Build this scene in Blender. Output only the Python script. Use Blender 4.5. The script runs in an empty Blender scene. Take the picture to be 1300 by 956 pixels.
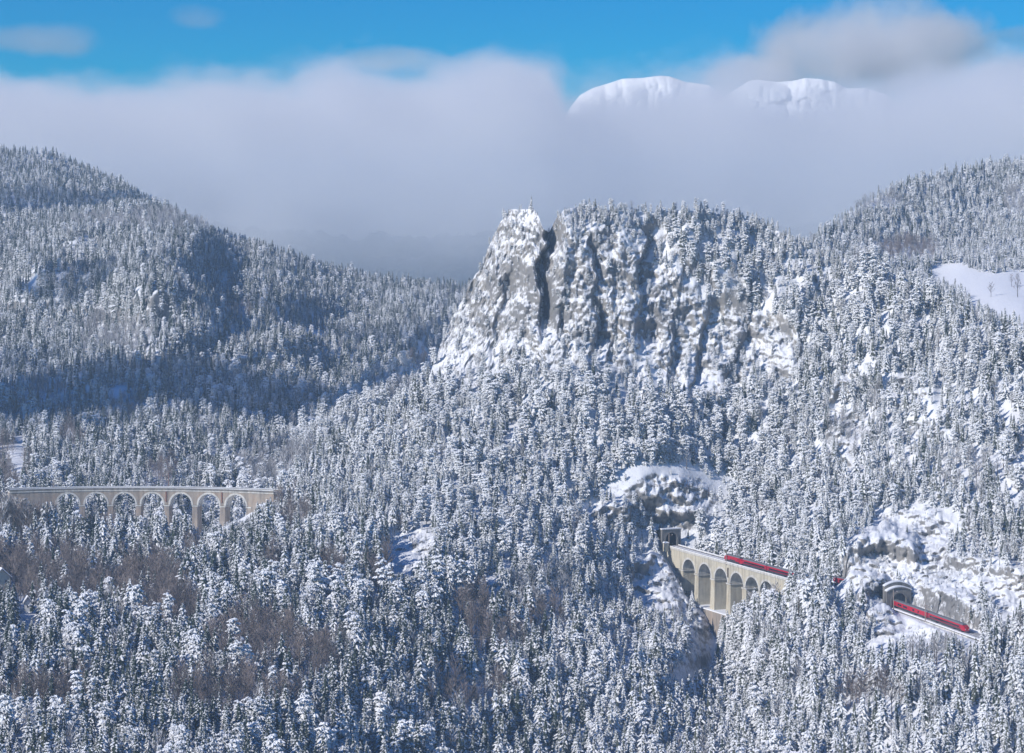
import bpy, bmesh, math, random
import numpy as np
from mathutils import Vector, Matrix
random.seed(7); rng = np.random.default_rng(7)
S = bpy.context.scene
COL = S.collection
# ------------------------------------------------------------------ camera
F = 3058.0; H0 = 340.0            # focal length in photo pixels (1300 wide), eye-level row
cam_d = bpy.data.cameras.new('camera'); cam = bpy.data.objects.new('camera', cam_d); COL.objects.link(cam)
cam.location = (0, 0, 0); cam.rotation_euler = (math.radians(90), 0, 0)
cam_d.sensor_fit = 'HORIZONTAL'; cam_d.sensor_width = 36; cam_d.lens = 36*F/1300
cam_d.shift_y = -(478-H0)/1300
cam_d.clip_start = 5; cam_d.clip_end = 60000
S.camera = cam
# ------------------------------------------------------------------ light, sky
SUN_ELEV = math.radians(29)
SUN_DIR = Vector((-0.81, -0.59, 0)).normalized()*math.cos(SUN_ELEV) + Vector((0, 0, math.sin(SUN_ELEV)))
W = bpy.data.worlds.new('World'); S.world = W; W.use_nodes = True
wn = W.node_tree.nodes; wl = W.node_tree.links
wn.clear()
sky = wn.new('ShaderNodeTexSky'); sky.sky_type = 'NISHITA'; sky.sun_disc = False
sky.sun_elevation = SUN_ELEV
sky.sun_rotation = math.atan2(SUN_DIR.x, SUN_DIR.y)
sky.altitude = 900; sky.air_density = 1.0; sky.dust_density = 0.3; sky.ozone_density = 3.0
hs = wn.new('ShaderNodeHueSaturation'); hs.inputs['Saturation'].default_value = 3.1
hs.inputs['Hue'].default_value = 0.515
bg = wn.new('ShaderNodeBackground'); bg.inputs['Strength'].default_value = 0.10
wo = wn.new('ShaderNodeOutputWorld')
wl.new(sky.outputs[0], hs.inputs['Color']); wl.new(hs.outputs[0], bg.inputs['Color']); wl.new(bg.outputs[0], wo.inputs[0])
sd = bpy.data.lights.new('sun', 'SUN'); sd.energy = 4.4; sd.angle = math.radians(0.5); sd.color = (1, 0.955, 0.895)
so = bpy.data.objects.new('sun', sd); COL.objects.link(so)
so.rotation_euler = SUN_DIR.to_track_quat('Z', 'Y').to_euler()
S.view_settings.view_transform = 'Standard'; S.view_settings.look = 'None'
S.view_settings.exposure = 0.0; S.view_settings.gamma = 1
try:
    S.view_settings.use_curve_mapping = False
except Exception:
    pass
S.cycles.max_bounces = 14; S.cycles.diffuse_bounces = 3; S.cycles.glossy_bounces = 1
S.cycles.transmission_bounces = 2; S.cycles.volume_bounces = 12; S.cycles.transparent_max_bounces = 4
S.cycles.volume_step_rate = 1.0; S.cycles.volume_max_steps = 256
S.cycles.use_denoising = True
# ------------------------------------------------------------------ helpers
def at(px, row, D):
    return Vector(((px-650)/F*D, D, -(row-H0)/F*D))
def proj(x, y, z):
    return 650+F*x/y, H0-F*z/y
def tag(o, label=None, cat=None, group=None, kind=None):
    if label: o['label'] = label
    if cat: o['category'] = cat
    if group: o['group'] = group
    if kind: o['kind'] = kind
    return o
def empty(name, loc, rz=0, label=None, cat=None, group=None):
    o = bpy.data.objects.new(name, None); COL.objects.link(o)
    o.location = loc; o.rotation_euler = (0, 0, rz); o.empty_display_size = 1
    return tag(o, label, cat, group)
class MB:
    """collects verts / faces, builds ONE mesh object"""
    def __init__(s): s.v = []; s.f = []
    def add(s, vs, fs):
        b = len(s.v); s.v += [tuple(v) for v in vs]; s.f += [tuple(i+b for i in f) for f in fs]
    def box(s, x0, x1, y0, y1, z0, z1, fn=None):
        vs = [(x, y, z) for z in (z0, z1) for x, y in ((x0, y0), (x1, y0), (x1, y1), (x0, y1))]
        if fn: vs = [fn(*v) for v in vs]
        s.add(vs, [(3, 2, 1, 0), (4, 5, 6, 7), (0, 1, 5, 4), (1, 2, 6, 5), (2, 3, 7, 6), (3, 0, 4, 7)])
    def tube(s, a, b, ra, rb, n=6):
        a = Vector(a); b = Vector(b); d = (b-a).normalized()
        u = d.orthogonal().normalized(); w = d.cross(u)
        vs = []
        for p, r in ((a, ra), (b, rb)):
            for k in range(n):
                t = 2*math.pi*k/n; vs.append(p+u*math.cos(t)*r+w*math.sin(t)*r)
        fs = [(k, (k+1) % n, n+(k+1) % n, n+k) for k in range(n)]
        fs += [tuple(reversed(range(n))), tuple(range(n, 2*n))]
        s.add(vs, fs)
    def sweep(s, secs, cap=True):
        n = len(secs[0]); vs = [p for q in secs for p in q]; fs = []
        for i in range(len(secs)-1):
            for k in range(n):
                fs.append((i*n+k, i*n+(k+1) % n, (i+1)*n+(k+1) % n, (i+1)*n+k))
        if cap:
            fs.append(tuple(reversed(range(n)))); m = (len(secs)-1)*n; fs.append(tuple(range(m, m+n)))
        s.add(vs, fs)
    def mesh(s, name, mat=None, fixn=True):
        m = bpy.data.meshes.new(name); m.from_pydata(s.v, [], s.f)
        if mat: m.materials.append(mat)
        if fixn:
            bm = bmesh.new(); bm.from_mesh(m); bmesh.ops.recalc_face_normals(bm, faces=bm.faces); bm.to_mesh(m); bm.free()
        m.update(); return m
    def build(s, name, mat=None, parent=None, fixn=True):
        o = bpy.data.objects.new(name, s.mesh(name, mat, fixn)); COL.objects.link(o)
        if parent: o.parent = parent
        return o
# vectorised noise --------------------------------------------------
def _h(ix, iy, iz, seed):
    n = (ix.astype(np.int64)*73856093) ^ (iy.astype(np.int64)*19349663) ^ (iz.astype(np.int64)*83492791) ^ (seed*2654435)
    n = (n ^ (n >> 13))*1274126177 & 0x7fffffff
    n = (n ^ (n >> 16)) & 0xffff
    return n/65535.0
def vnoise(x, y, z, seed=0):
    x, y, z = np.broadcast_arrays(x, y, z)
    ix, iy, iz = np.floor(x), np.floor(y), np.floor(z)
    fx, fy, fz = x-ix, y-iy, z-iz
    fx, fy, fz = [f*f*f*(f*(f*6-15)+10) for f in (fx, fy, fz)]
    r = 0
    for dx in (0, 1):
        for dy in (0, 1):
            for dz in (0, 1):
                w = (fx if dx else 1-fx)*(fy if dy else 1-fy)*(fz if dz else 1-fz)
                r = r+w*_h(ix+dx, iy+dy, iz+dz, seed)
    return r*2-1
def fbm(x, y, z, oct=4, seed=0, gain=.5):
    a = 1; r = 0; t = 0
    for k in range(oct):
        r = r+a*vnoise(x*2**k+k*17.3, y*2**k+k*9.1, z*2**k, seed+k); t += a; a *= gain
    return r/t
def ridged(x, y, z, oct=4, seed=0):
    a = 1; r = 0; t = 0
    for k in range(oct):
        n = 1-np.abs(vnoise(x*2**k+k*11.3, y*2**k, z*2**k+k*5.1, seed+k)); r = r+a*n*n; t += a; a *= .5
    return r/t
def sstep(a, b, x):
    t = np.clip((x-a)/(b-a), 0, 1); return t*t*(3-2*t)
def lin(pts):
    p = np.array(pts, float)
    return lambda x: np.interp(x, p[:, 0], p[:, 1])
def tps(pts, smooth=0.0):
    p = np.array(pts, float); X = p[:, :2]/100; v = p[:, 2]; n = len(p)
    def phi(r2): return 0.5*r2*np.log(r2+1e-12)
    d2 = ((X[:, None]-X[None])**2).sum(-1)
    A = np.zeros((n+3, n+3)); A[:n, :n] = phi(d2)+smooth*np.eye(n)
    A[:n, n] = 1; A[:n, n+1:] = X; A[n, :n] = 1; A[n+1:, :n] = X.T
    w = np.linalg.solve(A, np.concatenate([v, [0, 0, 0]]))
    def f(x, y):
        x = np.asarray(x, float)/100; y = np.asarray(y, float)/100
        r = w[n]+w[n+1]*x+w[n+2]*y
        for i in range(n):
            r = r+w[i]*phi((x-X[i, 0])**2+(y-X[i, 1])**2)
        return r
    return f
def blobs(px, row, lst):
    """union of soft ellipses (cx, cy, rx, ry[, tilt degrees])"""
    m = np.zeros(np.broadcast(px, row).shape)
    for b in lst:
        cx, cy, rx, ry = b[:4]; t = math.radians(b[4]) if len(b) > 4 else 0
        dx = px-cx; dy = row-cy
        u = (dx*math.cos(t)+dy*math.sin(t))/rx; v = (-dx*math.sin(t)+dy*math.cos(t))/ry
        m = np.maximum(m, 1-sstep(.7, 1.2, np.sqrt(u*u+v*v)))
    return m
# ------------------------------------------------------------------ materials
def new_mat(name):
    m = bpy.data.materials.new(name); m.use_nodes = True
    nt = m.node_tree; nt.nodes.clear()
    o = nt.nodes.new('ShaderNodeOutputMaterial'); b = nt.nodes.new('ShaderNodeBsdfPrincipled')
    nt.links.new(b.outputs[0], o.inputs[0]); b.inputs['Roughness'].default_value = .85
    b.inputs['Specular IOR Level'].default_value = .2
    return m, nt, b
def N(nt, t, **kw):
    n = nt.nodes.new(t)
    for k, v in kw.items(): setattr(n, k, v)
    return n
def noise_node(nt, scale, detail=3, coord='Object', rough=.55):
    tc = N(nt, 'ShaderNodeTexCoord'); n = N(nt, 'ShaderNodeTexNoise')
    n.inputs['Scale'].default_value = scale; n.inputs['Detail'].default_value = detail; n.inputs['Roughness'].default_value = rough
    nt.links.new(tc.outputs[coord], n.inputs['Vector']); return n
def ramp(nt, inp, stops):
    r = N(nt, 'ShaderNodeValToRGB'); e = r.color_ramp.elements
    while len(e) < len(stops): e.new(.5)
    for el, (p, c) in zip(e, stops):
        el.position = p; el.color = (*c, 1) if len(c) == 3 else c
    nt.links.new(inp, r.inputs[0]); return r
def mixc(nt, fac, a, b):
    m = N(nt, 'ShaderNodeMix', data_type='RGBA')
    for s, v in ((0, fac), (6, a), (7, b)):
        if hasattr(v, 'links') or isinstance(v, bpy.types.NodeSocket): nt.links.new(v, m.inputs[s])
        else: m.inputs[s].default_value = v if s == 0 else (*v, 1)
    return m.outputs[2]
def mth(nt, op, a, b=0.0, c=None, clamp=False):
    m = N(nt, 'ShaderNodeMath', operation=op, use_clamp=clamp)
    for i, v in enumerate((a, b) if c is None else (a, b, c)):
        if isinstance(v, bpy.types.NodeSocket): nt.links.new(v, m.inputs[i])
        else: m.inputs[i].default_value = v
    return m.outputs[0]
def simple(name, c, rough=.8, var=.12, scale=1.0, spec=.2, metal=0):
    m, nt, b = new_mat(name); n = noise_node(nt, scale)
    r = ramp(nt, n.outputs[0], [(.3, tuple(x*(1-var) for x in c)), (.7, tuple(min(1, x*(1+var)) for x in c))])
    nt.links.new(r.outputs[0], b.inputs['Base Color']); b.inputs['Roughness'].default_value = rough
    b.inputs['Specular IOR Level'].default_value = spec; b.inputs['Metallic'].default_value = metal
    return m
SNOW = (.86, .87, .90)
def snowy(name, under, under2, thr=.25, soft=.25, nscale=1.0, namp=.5, snowc=SNOW, rand=.0):
    """snow lies where faces look up (broken by noise), the plant or stone shows below"""
    m, nt, b = new_mat(name)
    g = N(nt, 'ShaderNodeNewGeometry'); sx = N(nt, 'ShaderNodeSeparateXYZ'); nt.links.new(g.outputs['Normal'], sx.inputs[0])
    n = noise_node(nt, nscale, 3)
    nn = mth(nt, 'MULTIPLY', mth(nt, 'SUBTRACT', n.outputs[0], .5), namp*2)
    v = mth(nt, 'ADD', sx.outputs['Z'], nn)
    if rand:
        oi = N(nt, 'ShaderNodeObjectInfo')
        v = mth(nt, 'ADD', v, mth(nt, 'MULTIPLY', mth(nt, 'SUBTRACT', oi.outputs['Random'], .5), rand))
    mr = N(nt, 'ShaderNodeMapRange'); nt.links.new(v, mr.inputs[0])
    mr.inputs[1].default_value = thr; mr.inputs[2].default_value = thr+soft
    n2 = noise_node(nt, nscale*.35, 2)
    uc = ramp(nt, n2.outputs[0], [(.35, under), (.65, under2)])
    c = mixc(nt, mr.outputs[0], uc.outputs[0], snowc)
    nt.links.new(c, b.inputs['Base Color']); b.inputs['Roughness'].default_value = .9
    b.inputs['Specular IOR Level'].default_value = .1
    return m
M = {}
M['needles'] = snowy('snow_laden_needles', (.05, .06, .045), (.095, .105, .08), thr=.15, soft=.40, nscale=.9, namp=.8, rand=.35)
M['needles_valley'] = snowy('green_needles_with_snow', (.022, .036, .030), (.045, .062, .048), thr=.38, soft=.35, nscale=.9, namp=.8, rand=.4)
M['pine'] = snowy('snow_laden_pine', (.035, .05, .035), (.10, .11, .08), thr=.05, soft=.45, nscale=.8, namp=.8, rand=.3)
M['twigs'] = snowy('bare_twigs', (.20, .17, .16), (.30, .25, .23), thr=.7, soft=.6, nscale=.6, namp=.4, rand=.3)
M['frost'] = snowy('frosted_twigs', (.20, .19, .19), (.34, .32, .31), thr=.0, soft=.5, nscale=.6, namp=.5, rand=.3)
M['bark'] = snowy('bark', (.07, .055, .045), (.11, .085, .07), thr=.6, soft=.3, nscale=.7, namp=.3)
def ground_mat(name, rock_amt=1.0):
    m, nt, b = new_mat(name)
    g = N(nt, 'ShaderNodeNewGeometry'); sx = N(nt, 'ShaderNodeSeparateXYZ'); nt.links.new(g.outputs['Normal'], sx.inputs[0])
    n1 = noise_node(nt, .35, 5, rough=.7); n2 = noise_node(nt, .05, 3); n3 = noise_node(nt, 1.1, 3)
    at_ = N(nt, 'ShaderNodeAttribute'); at_.attribute_name = 'rock'
    tc4 = N(nt, 'ShaderNodeTexCoord'); mp4 = N(nt, 'ShaderNodeMapping'); mp4.inputs['Scale'].default_value = (1, 1, .38); nt.links.new(tc4.outputs['Object'], mp4.inputs[0])
    n4 = N(nt, 'ShaderNodeTexNoise'); n4.inputs['Scale'].default_value = .75; n4.inputs['Detail'].default_value = 5; n4.inputs['Roughness'].default_value = .75; nt.links.new(mp4.outputs[0], n4.inputs['Vector'])
    # steepness lets stone show, more so where the rock attribute says crag
    v = mth(nt, 'ADD', sx.outputs['Z'], mth(nt, 'MULTIPLY', mth(nt, 'SUBTRACT', n1.outputs[0], .5), 1.1))
    v = mth(nt, 'ADD', v, mth(nt, 'MULTIPLY', mth(nt, 'SUBTRACT', n2.outputs[0], .5), .9))
    v = mth(nt, 'ADD', v, mth(nt, 'MULTIPLY', mth(nt, 'SUBTRACT', n4.outputs[0], .5), 1.5))
    v = mth(nt, 'SUBTRACT', v, mth(nt, 'MULTIPLY', at_.outputs['Fac'], .16*rock_amt))
    mr = N(nt, 'ShaderNodeMapRange'); nt.links.new(v, mr.inputs[0]); mr.inputs[1].default_value = .12; mr.inputs[2].default_value = .55
    rk = ramp(nt, mth(nt, 'ADD', mth(nt, 'MULTIPLY', n2.outputs[0], .55), mth(nt, 'MULTIPLY', n4.outputs[0], .45)), [(.30, (.17, .17, .175)), (.46, (.26, .255, .25)), (.58, (.36, .335, .30)), (.70, (.46, .39, .29))])
    rk2 = mixc(nt, mth(nt, 'MULTIPLY', n3.outputs[0], .6), rk.outputs[0], (.14, .135, .14))
    c = mixc(nt, mr.outputs[0], rk2, SNOW)
    nt.links.new(c, b.inputs['Base Color']); b.inputs['Roughness'].default_value = .9; b.inputs['Specular IOR Level'].default_value = .1
    bp = N(nt, 'ShaderNodeBump'); bp.inputs['Strength'].default_value = .5; bp.inputs['Distance'].default_value = 1.2
    nt.links.new(n1.outputs[0], bp.inputs['Height']); nt.links.new(bp.outputs[0], b.inputs['Normal'])
    return m
M['ground'] = ground_mat('snowy_mountain_ground')
M['snow'] = simple('snow', SNOW, .9, .02, .5, .1)
# ------------------------------------------------------------------ railway lines
def path_fn(pts):
    P = [Vector(p) for p in pts]; L = [0]
    for a, b in zip(P, P[1:]): L.append(L[-1]+(b-a).length)
    def f(s):
        s = max(-60, s)
        i = 0
        while i < len(P)-2 and s > L[i+1]: i += 1
        t = (s-L[i])/(L[i+1]-L[i]); return P[i]+(P[i+1]-P[i])*t
    f.L = L[-1]
    def frame(s, t, z):
        p = f(s); d = (f(s+.5)-f(s-.5)); d.z = 0; d.normalize(); n = Vector((d.y, -d.x, 0))
        return p+n*t+Vector((0, 0, z))
    f.fr = frame                      # t > 0 is the right-hand side looking along the line
    def s_at_px(px):
        lo, hi = -20, f.L+40
        for _ in range(50):
            m = (lo+hi)/2; p = f(m)
            if 650+F*p.x/p.y < px: lo = m
            else: hi = m
        return lo
    f.px = s_at_px
    return f
# near viaduct line (tunnel mouth -> along the slope towards the viewer)
n0 = at(852, 692, 1468); n1 = at(1018, 737.5, 1338); n2 = at(1064, 742, 1322); n3 = at(1105, 750, 1318)
NEAR = path_fn([n0, n0+(n1-n0)*.5, n1, n2, n3])
# second line out of the lower tunnel
q1 = at(1141, 771.5, 1292); q2 = at(1234, 805, 1226); q3 = q2+(q2-q1)*.9; q0 = q1-(q2-q1)*.6
LOW = path_fn([q0, q1, q2, q3])
# far viaduct: arc, hollow side towards the viewer
def arc_pts():
    a = at(10, 620, 1474); b = at(352, 620, 1466); a.z = b.z = -136.4
    c = (a+b)/2; h = (b-a).length/2; sag = 17; R = (h*h+sag*sag)/(2*sag)
    d = (b-a).normalized(); n = Vector((-d.y, d.x, 0)); o = c+n*(sag-R)
    th = math.asin(h/R)
    return [o+(d*math.sin(t)+n*math.cos(t))*R for t in np.linspace(-th, th, 60)]
FAR = path_fn(arc_pts())
# ------------------------------------------------------------------ terrain sheets
def grid_object(name, X, Y, Z, rock, keep=None, mat=None, label=None):
    nr, nc = X.shape
    co = np.stack([X, Y, Z], -1).reshape(-1, 3).astype(np.float32)
    i = np.arange(nr*nc).reshape(nr, nc)
    q = np.stack([i[:-1, :-1], i[:-1, 1:], i[1:, 1:], i[1:, :-1]], -1).reshape(-1, 4)
    if keep is not None: q = q[keep.reshape(-1)]
    m = bpy.data.meshes.new(name)
    m.vertices.add(len(co)); m.vertices.foreach_set('co', co.ravel())
    m.loops.add(q.size); m.loops.foreach_set('vertex_index', q.ravel().astype(np.int32))
    m.polygons.add(len(q)); m.polygons.foreach_set('loop_start', np.arange(0, q.size, 4, dtype=np.int32))
    m.update(calc_edges=True); m.validate()
    a = m.attributes.new('rock', 'FLOAT', 'POINT'); a.data.foreach_set('value', rock.reshape(-1).astype(np.float32))
    m.materials.append(mat or M['ground'])
    o = bpy.data.objects.new(name, m); COL.objects.link(o); o['kind'] = 'structure'
    if label: o['label'] = label
    return o
# --- main slope: valley floor on the left, the great crag in the middle, wooded flank on the right
ridgeA = lin([(-400, 694), (0, 694), (150, 694), (230, 688), (300, 662), (350, 632), (400, 588), (455, 545), (500, 518), (530, 495), (545, 480),
              (552, 455), (562, 432), (575, 402), (590, 372), (603, 350), (616, 325), (626, 300), (636, 282), (648, 268), (662, 264), (676, 265), (684, 274),
              (690, 290), (698, 294), (706, 276), (716, 266), (735, 262), (800, 270), (860, 267), (900, 269), (960, 280), (1000, 299),
              (1040, 320), (1100, 335), (1150, 354), (1200, 384), (1250, 405), (1300, 425), (1400, 470), (1700, 560)])
TA = tps([(-300, 1100, 700), (-300, 956, 850), (-300, 860, 1000), (-300, 694, 1440),
          (0, 1100, 700), (0, 956, 850), (0, 860, 1000), (0, 760, 1240), (0, 694, 1440),
          (200, 1100, 720), (200, 956, 880), (200, 860, 1040), (200, 760, 1260), (200, 692, 1440),
          (400, 1100, 800), (400, 956, 960), (400, 860, 1090), (400, 760, 1250), (400, 700, 1345), (400, 640, 1450), (400, 590, 1535),
          (545, 1100, 900), (545, 956, 1060), (545, 860, 1165), (545, 760, 1285), (545, 660, 1405), (545, 560, 1520), (545, 480, 1620), (560, 432, 1655),
          (620, 320, 1665), (700, 1100, 980), (700, 956, 1130), (700, 860, 1215), (700, 760, 1342), (700, 660, 1438), (700, 560, 1512), (760, 640, 1470), (760, 720, 1410), (700, 470, 1570), (700, 360, 1608), (700, 270, 1640),
          (820, 956, 1150), (820, 860, 1240), (805, 800, 1352), (820, 740, 1424), (820, 690, 1464), (820, 620, 1478), (820, 560, 1512), (820, 470, 1580), (820, 270, 1650),
          (850, 742, 1424), (858, 768, 1402), (868, 796, 1378), (848, 708, 1452), (850, 672, 1482), (880, 650, 1486), (880, 835, 1335), (892, 800, 1398), (884, 775, 1420), (868, 725, 1452),
          (905, 850, 1372), (905, 805, 1412), (905, 768, 1434), (905, 710, 1464), (930, 712, 1432), (930, 772, 1398), (963, 726, 1398), (963, 768, 1366), (1010, 728, 1362),
          (950, 820, 1325), (1000, 785, 1318), (1000, 860, 1240), (960, 956, 1150), (1040, 740, 1338), (1040, 770, 1300), (930, 640, 1500), (960, 560, 1545), (960, 470, 1600), (960, 290, 1670),
          (1075, 718, 1328), (1074, 745, 1306), (1085, 700, 1348), (1100, 722, 1328), (1102, 748, 1296), (1100, 776, 1280), (1122, 728, 1324), (1120, 756, 1296), (1114, 778, 1276), (1100, 820, 1240), (1150, 840, 1190), (1150, 728, 1316), (1180, 735, 1305), (1150, 790, 1268), (1200, 810, 1222), (1180, 768, 1275), (1240, 780, 1245), (1240, 820, 1205),
          (1130, 660, 1390), (1130, 560, 1480), (1130, 440, 1570), (1130, 350, 1640), (1120, 956, 1100), (1120, 1100, 960),
          (1300, 1100, 930), (1300, 956, 1060), (1300, 860, 1150), (1300, 780, 1230), (1300, 700, 1310), (1300, 600, 1400), (1300, 500, 1480), (1300, 430, 1540),
          (1500, 1100, 900), (1500, 860, 1120), (1500, 600, 1370), (1500, 500, 1480), (900, 1100, 980)], .002)
# crag: left edges of dark clefts  (px at given rows), width of the recess, depth in metres, row range
CLEFTS = [([(265, 694), (300, 690), (350, 686), (400, 682), (440, 690)], 26, 30, 262, 425),
          ([(300, 752), (340, 752), (400, 757), (450, 752), (480, 748)], 34, 17, 290, 460),
          ([(270, 835), (330, 815), (390, 811), (450, 808)], 45, 17, 285, 450),
          ([(300, 868), (380, 862), (440, 850), (500, 845)], 26, 11, 340, 500),
          ([(330, 905), (400, 896), (470, 884), (520, 880)], 30, 11, 350, 510),
          ([(350, 950), (420, 946), (480, 925), (510, 920)], 34, 12, 370, 520),
          ([(390, 1018), (440, 1016), (480, 1012), (510, 1004)], 30, 16, 400, 505),
          ([(330, 728), (400, 716), (460, 712), (500, 706)], 16, 7, 330, 490),
          ([(300, 655), (360, 640), (420, 630), (470, 622)], 26, 9, 330, 470),
          ([(360, 620), (420, 604), (470, 592)], 22, 7, 370, 480),
          ([(330, 782), (400, 780), (470, 776)], 18, 7, 340, 480)]
CRAG = [(640, 370, 62, 118, 22), (700, 380, 60, 105), (775, 375, 60, 105), (848, 415, 52, 82), (922, 448, 50, 58), (985, 455, 34, 54, -12), (590, 450, 55, 50, 20), (880, 470, 60, 45)]
OUTC = [(815, 745, 30, 50), (1120, 790, 40, 24), (845, 745, 40, 50), (870, 800, 45, 50, 40), (850, 640, 60, 38), (1140, 700, 85, 58, -18), (1230, 745, 75, 50), (1110, 745, 30, 30), (1280, 760, 40, 50),
        (790, 655, 50, 24), (525, 700, 26, 26, -45), (1070, 492, 30, 20, -35), (1075, 545, 30, 35), (620, 735, 25, 20), (630, 760, 22, 30), (780, 770, 26, 30), (800, 835, 30, 30), (1150, 500, 30, 18), (1160, 560, 45, 25, -20), (1295, 590, 20, 30), (1120, 600, 40, 20), (1150, 820, 50, 30), (1070, 610, 20, 30)]
CAPS = [([(1048, 728), (1060, 702), (1085, 684), (1120, 674), (1150, 688), (1172, 706)], 27, 34, 22), ([(1084, 752), (1098, 738), (1120, 732), (1134, 744)], 11, 20, 10),
        ([(1164, 742), (1200, 750), (1240, 768), (1264, 792)], 12, 20, 14), ([(1195, 702), (1240, 708), (1290, 722), (1340, 740)], 18, 26, 16),
        ([(786, 728), (806, 712), (838, 708)], 11, 24, 12), ([(748, 652), (775, 642), (805, 648)], 14, 22, 12), ([(1045, 505), (1065, 484), (1090, 490)], 14, 26, 10), ([(612, 745), (630, 736), (650, 745)], 9, 18, 9), ([(826, 655), (850, 648), (880, 652)], 8, 16, 10)]
def crag_relief(px, row):
    d = np.zeros(px.shape)
    wob = 4.5*vnoise(px/34, row/38, 0*px, 3)+3.5*vnoise(px/11, row/13, 0*px, 4)
    dv = .72+.9*fbm(px/40, row/34, 0*px, 3, 6)
    for path, w, dep, r0, r1 in CLEFTS:
        c = np.interp(row, [p[0] for p in path], [p[1] for p in path])+wob
        u = px-c
        f = sstep(-2.5, 2.5, u)*np.clip(1-u/w, 0, 1)**1.3
        g = sstep(r0-12, r0+25, row)*(1-sstep(r1-35, r1+12, row))
        d += dep*f*g*(1 if dep > 20 else dv)
    return d
def build_A():
    cols = np.concatenate([np.arange(-260, 520, 2.6), np.arange(520, 1330, 1.35), np.arange(1330, 1560, 3)])
    nt = 470
    t = np.linspace(0, 1, nt)
    px, tt = np.meshgrid(cols, t)
    R = ridgeA(px); row = 1090+(R-1090)*tt
    D = TA(px, row)
    crag = blobs(px, row, CRAG)*sstep(540, 560, px); out = blobs(px, row, OUTC)
    D = D+crag_relief(px, row)*1.0
    # snow-capped outcrops: a steep face under a flatter cap
    for path, J, h, w in CAPS:
        c = np.interp(px, [p[0] for p in path], [p[1] for p in path])+2.5*vnoise(px/9, 0*px, 0*px, 8); u = c-row
        e = sstep(path[0][0]-1, path[0][0]+14, px)*(1-sstep(path[-1][0]-14, path[-1][0]+1, px))
        D = D-J*e*sstep(-h, 0, u)+J*e*sstep(0, w, u)
    pb = blobs(px, row, [(523, 703, 44, 36, -45)]); D = D-13*(px-523)/30*pb
    X = (px-650)/F*D; Z = -(row-H0)/F*D
    rough = np.maximum(crag, out*.8)
    # broken rock: vertical ribs + blocks, pushes the face in and out
    rel = 8*(ridged(X/26, Z/60, D/60, 4, 11)-.6)+4.5*fbm(X/13, Z/26, D/20, 4, 21)+4.2*(ridged(X/8, Z/30, D/30, 4, 23)-.55)+.5*((Z/5.5+1.4*vnoise(X/18, Z/30, D/30, 25)) % 1)
    rel2 = 6*fbm(X/22, Z/20, D/22, 4, 31)
    blocks = 2.6*fbm(X/5, Z/4, D/5, 3, 41)
    Dm = np.maximum.accumulate(D, 0); D = np.where(rough < .25, Dm, D)
    fine = 1.0*fbm(X/2.2, Z/1.8, D/2.2, 2, 43)
    # broken blocks: every joint-bounded block stands in or out by its own amount
    wx = X+3.0*vnoise(X/9, Z/12, D/12, 44)+1.2*vnoise(X/3, Z/4, D/5, 45); wz = Z+3.5*vnoise(X/11, Z/9, D/12, 46)+1.0*vnoise(X/3, Z/3, D/5, 47)
    cell = 0
    for cw, ch, am, sd_ in ((9, 21, 4.2, 1), (4.2, 9.5, 2.6, 2), (2.1, 3.8, 1.3, 3)):
        kx = np.floor(wx/cw); kz = np.floor(wz/ch+.5*(kx % 2)+_h(kx, kx*0, kx*0, sd_)); cell = cell+am*(_h(kx, kz, 0*kx, 90+sd_)-.5)
    D = D+rough*cell*.9
    D = D+crag*(rel*.8+blocks*.5+fine)*sstep(0, .1, tt)+out*(rel2*1.5+blocks*1.5+7*(ridged(X/18, Z/14, D/18, 4, 35)-.55))+(1-rough)*4*fbm(X/40, D/40, 0*X, 4, 51)
    # dents that steer the wood into lit ribs and dark hollows
    D = D+(1-rough)*(17*fbm(px/44, row/90, 0*px, 3, 61))*sstep(620, 480, row)*sstep(520, 600, px)
    X = (px-650)/F*D; Z = -(row-H0)/F*D
    jag = crag*(3.5*fbm(X/7, D/9, 0*X, 3, 71))
    Z = Z+jag*sstep(.75, 1, tt)+out*1.3*fbm(X/4, D/4, 0*X, 3, 73)
    # level beds for the tracks (not where the viaduct stands)
    def bed(fn, s0, s1, w, X, Y, Z, drop):
        for s in np.arange(s0, s1, 2.5):
            p = fn(s); d = np.hypot(X-p.x, Y-p.y)
            k = 1-sstep(w, w+6, d)
            Z = Z*(1-k)+np.minimum(Z, p.z-drop)*k if drop > 1 else Z*(1-k)+(p.z-drop)*k
        return Z
    Y = D
    sel = (px > 800)
    Zs = Z.copy()
    Zs = bed(NEAR, 148, NEAR.px(1061), 5, X, Y, Zs, .6)
    Zs = bed(LOW, LOW.px(1143), LOW.L, 5, X, Y, Zs, .6)
    for s_ in np.arange(4, 146, 2.0):                # the ravine the viaduct strides over
        p = NEAR(s_); d = np.hypot(X-p.x, Y-p.y); k = 1-sstep(5, 13, d)
        dr = float(np.interp(s_, [0, 16, 30, 100, 125, 146], [3, 12, 31, 31, 20, 5]))
        Zs = Zs*(1-k)+np.minimum(Zs, p.z-dr)*k
    Z = np.where(sel, Zs, Z)
    # keep the hill out of the two tunnel bores: drop the faces inside them
    Xc = (X[:-1, :-1]+X[1:, 1:])/2; Yc = (Y[:-1, :-1]+Y[1:, 1:])/2; Zc = (Z[:-1, :-1]+Z[1:, 1:])/2
    keep = np.ones(Xc.shape, bool)
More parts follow.
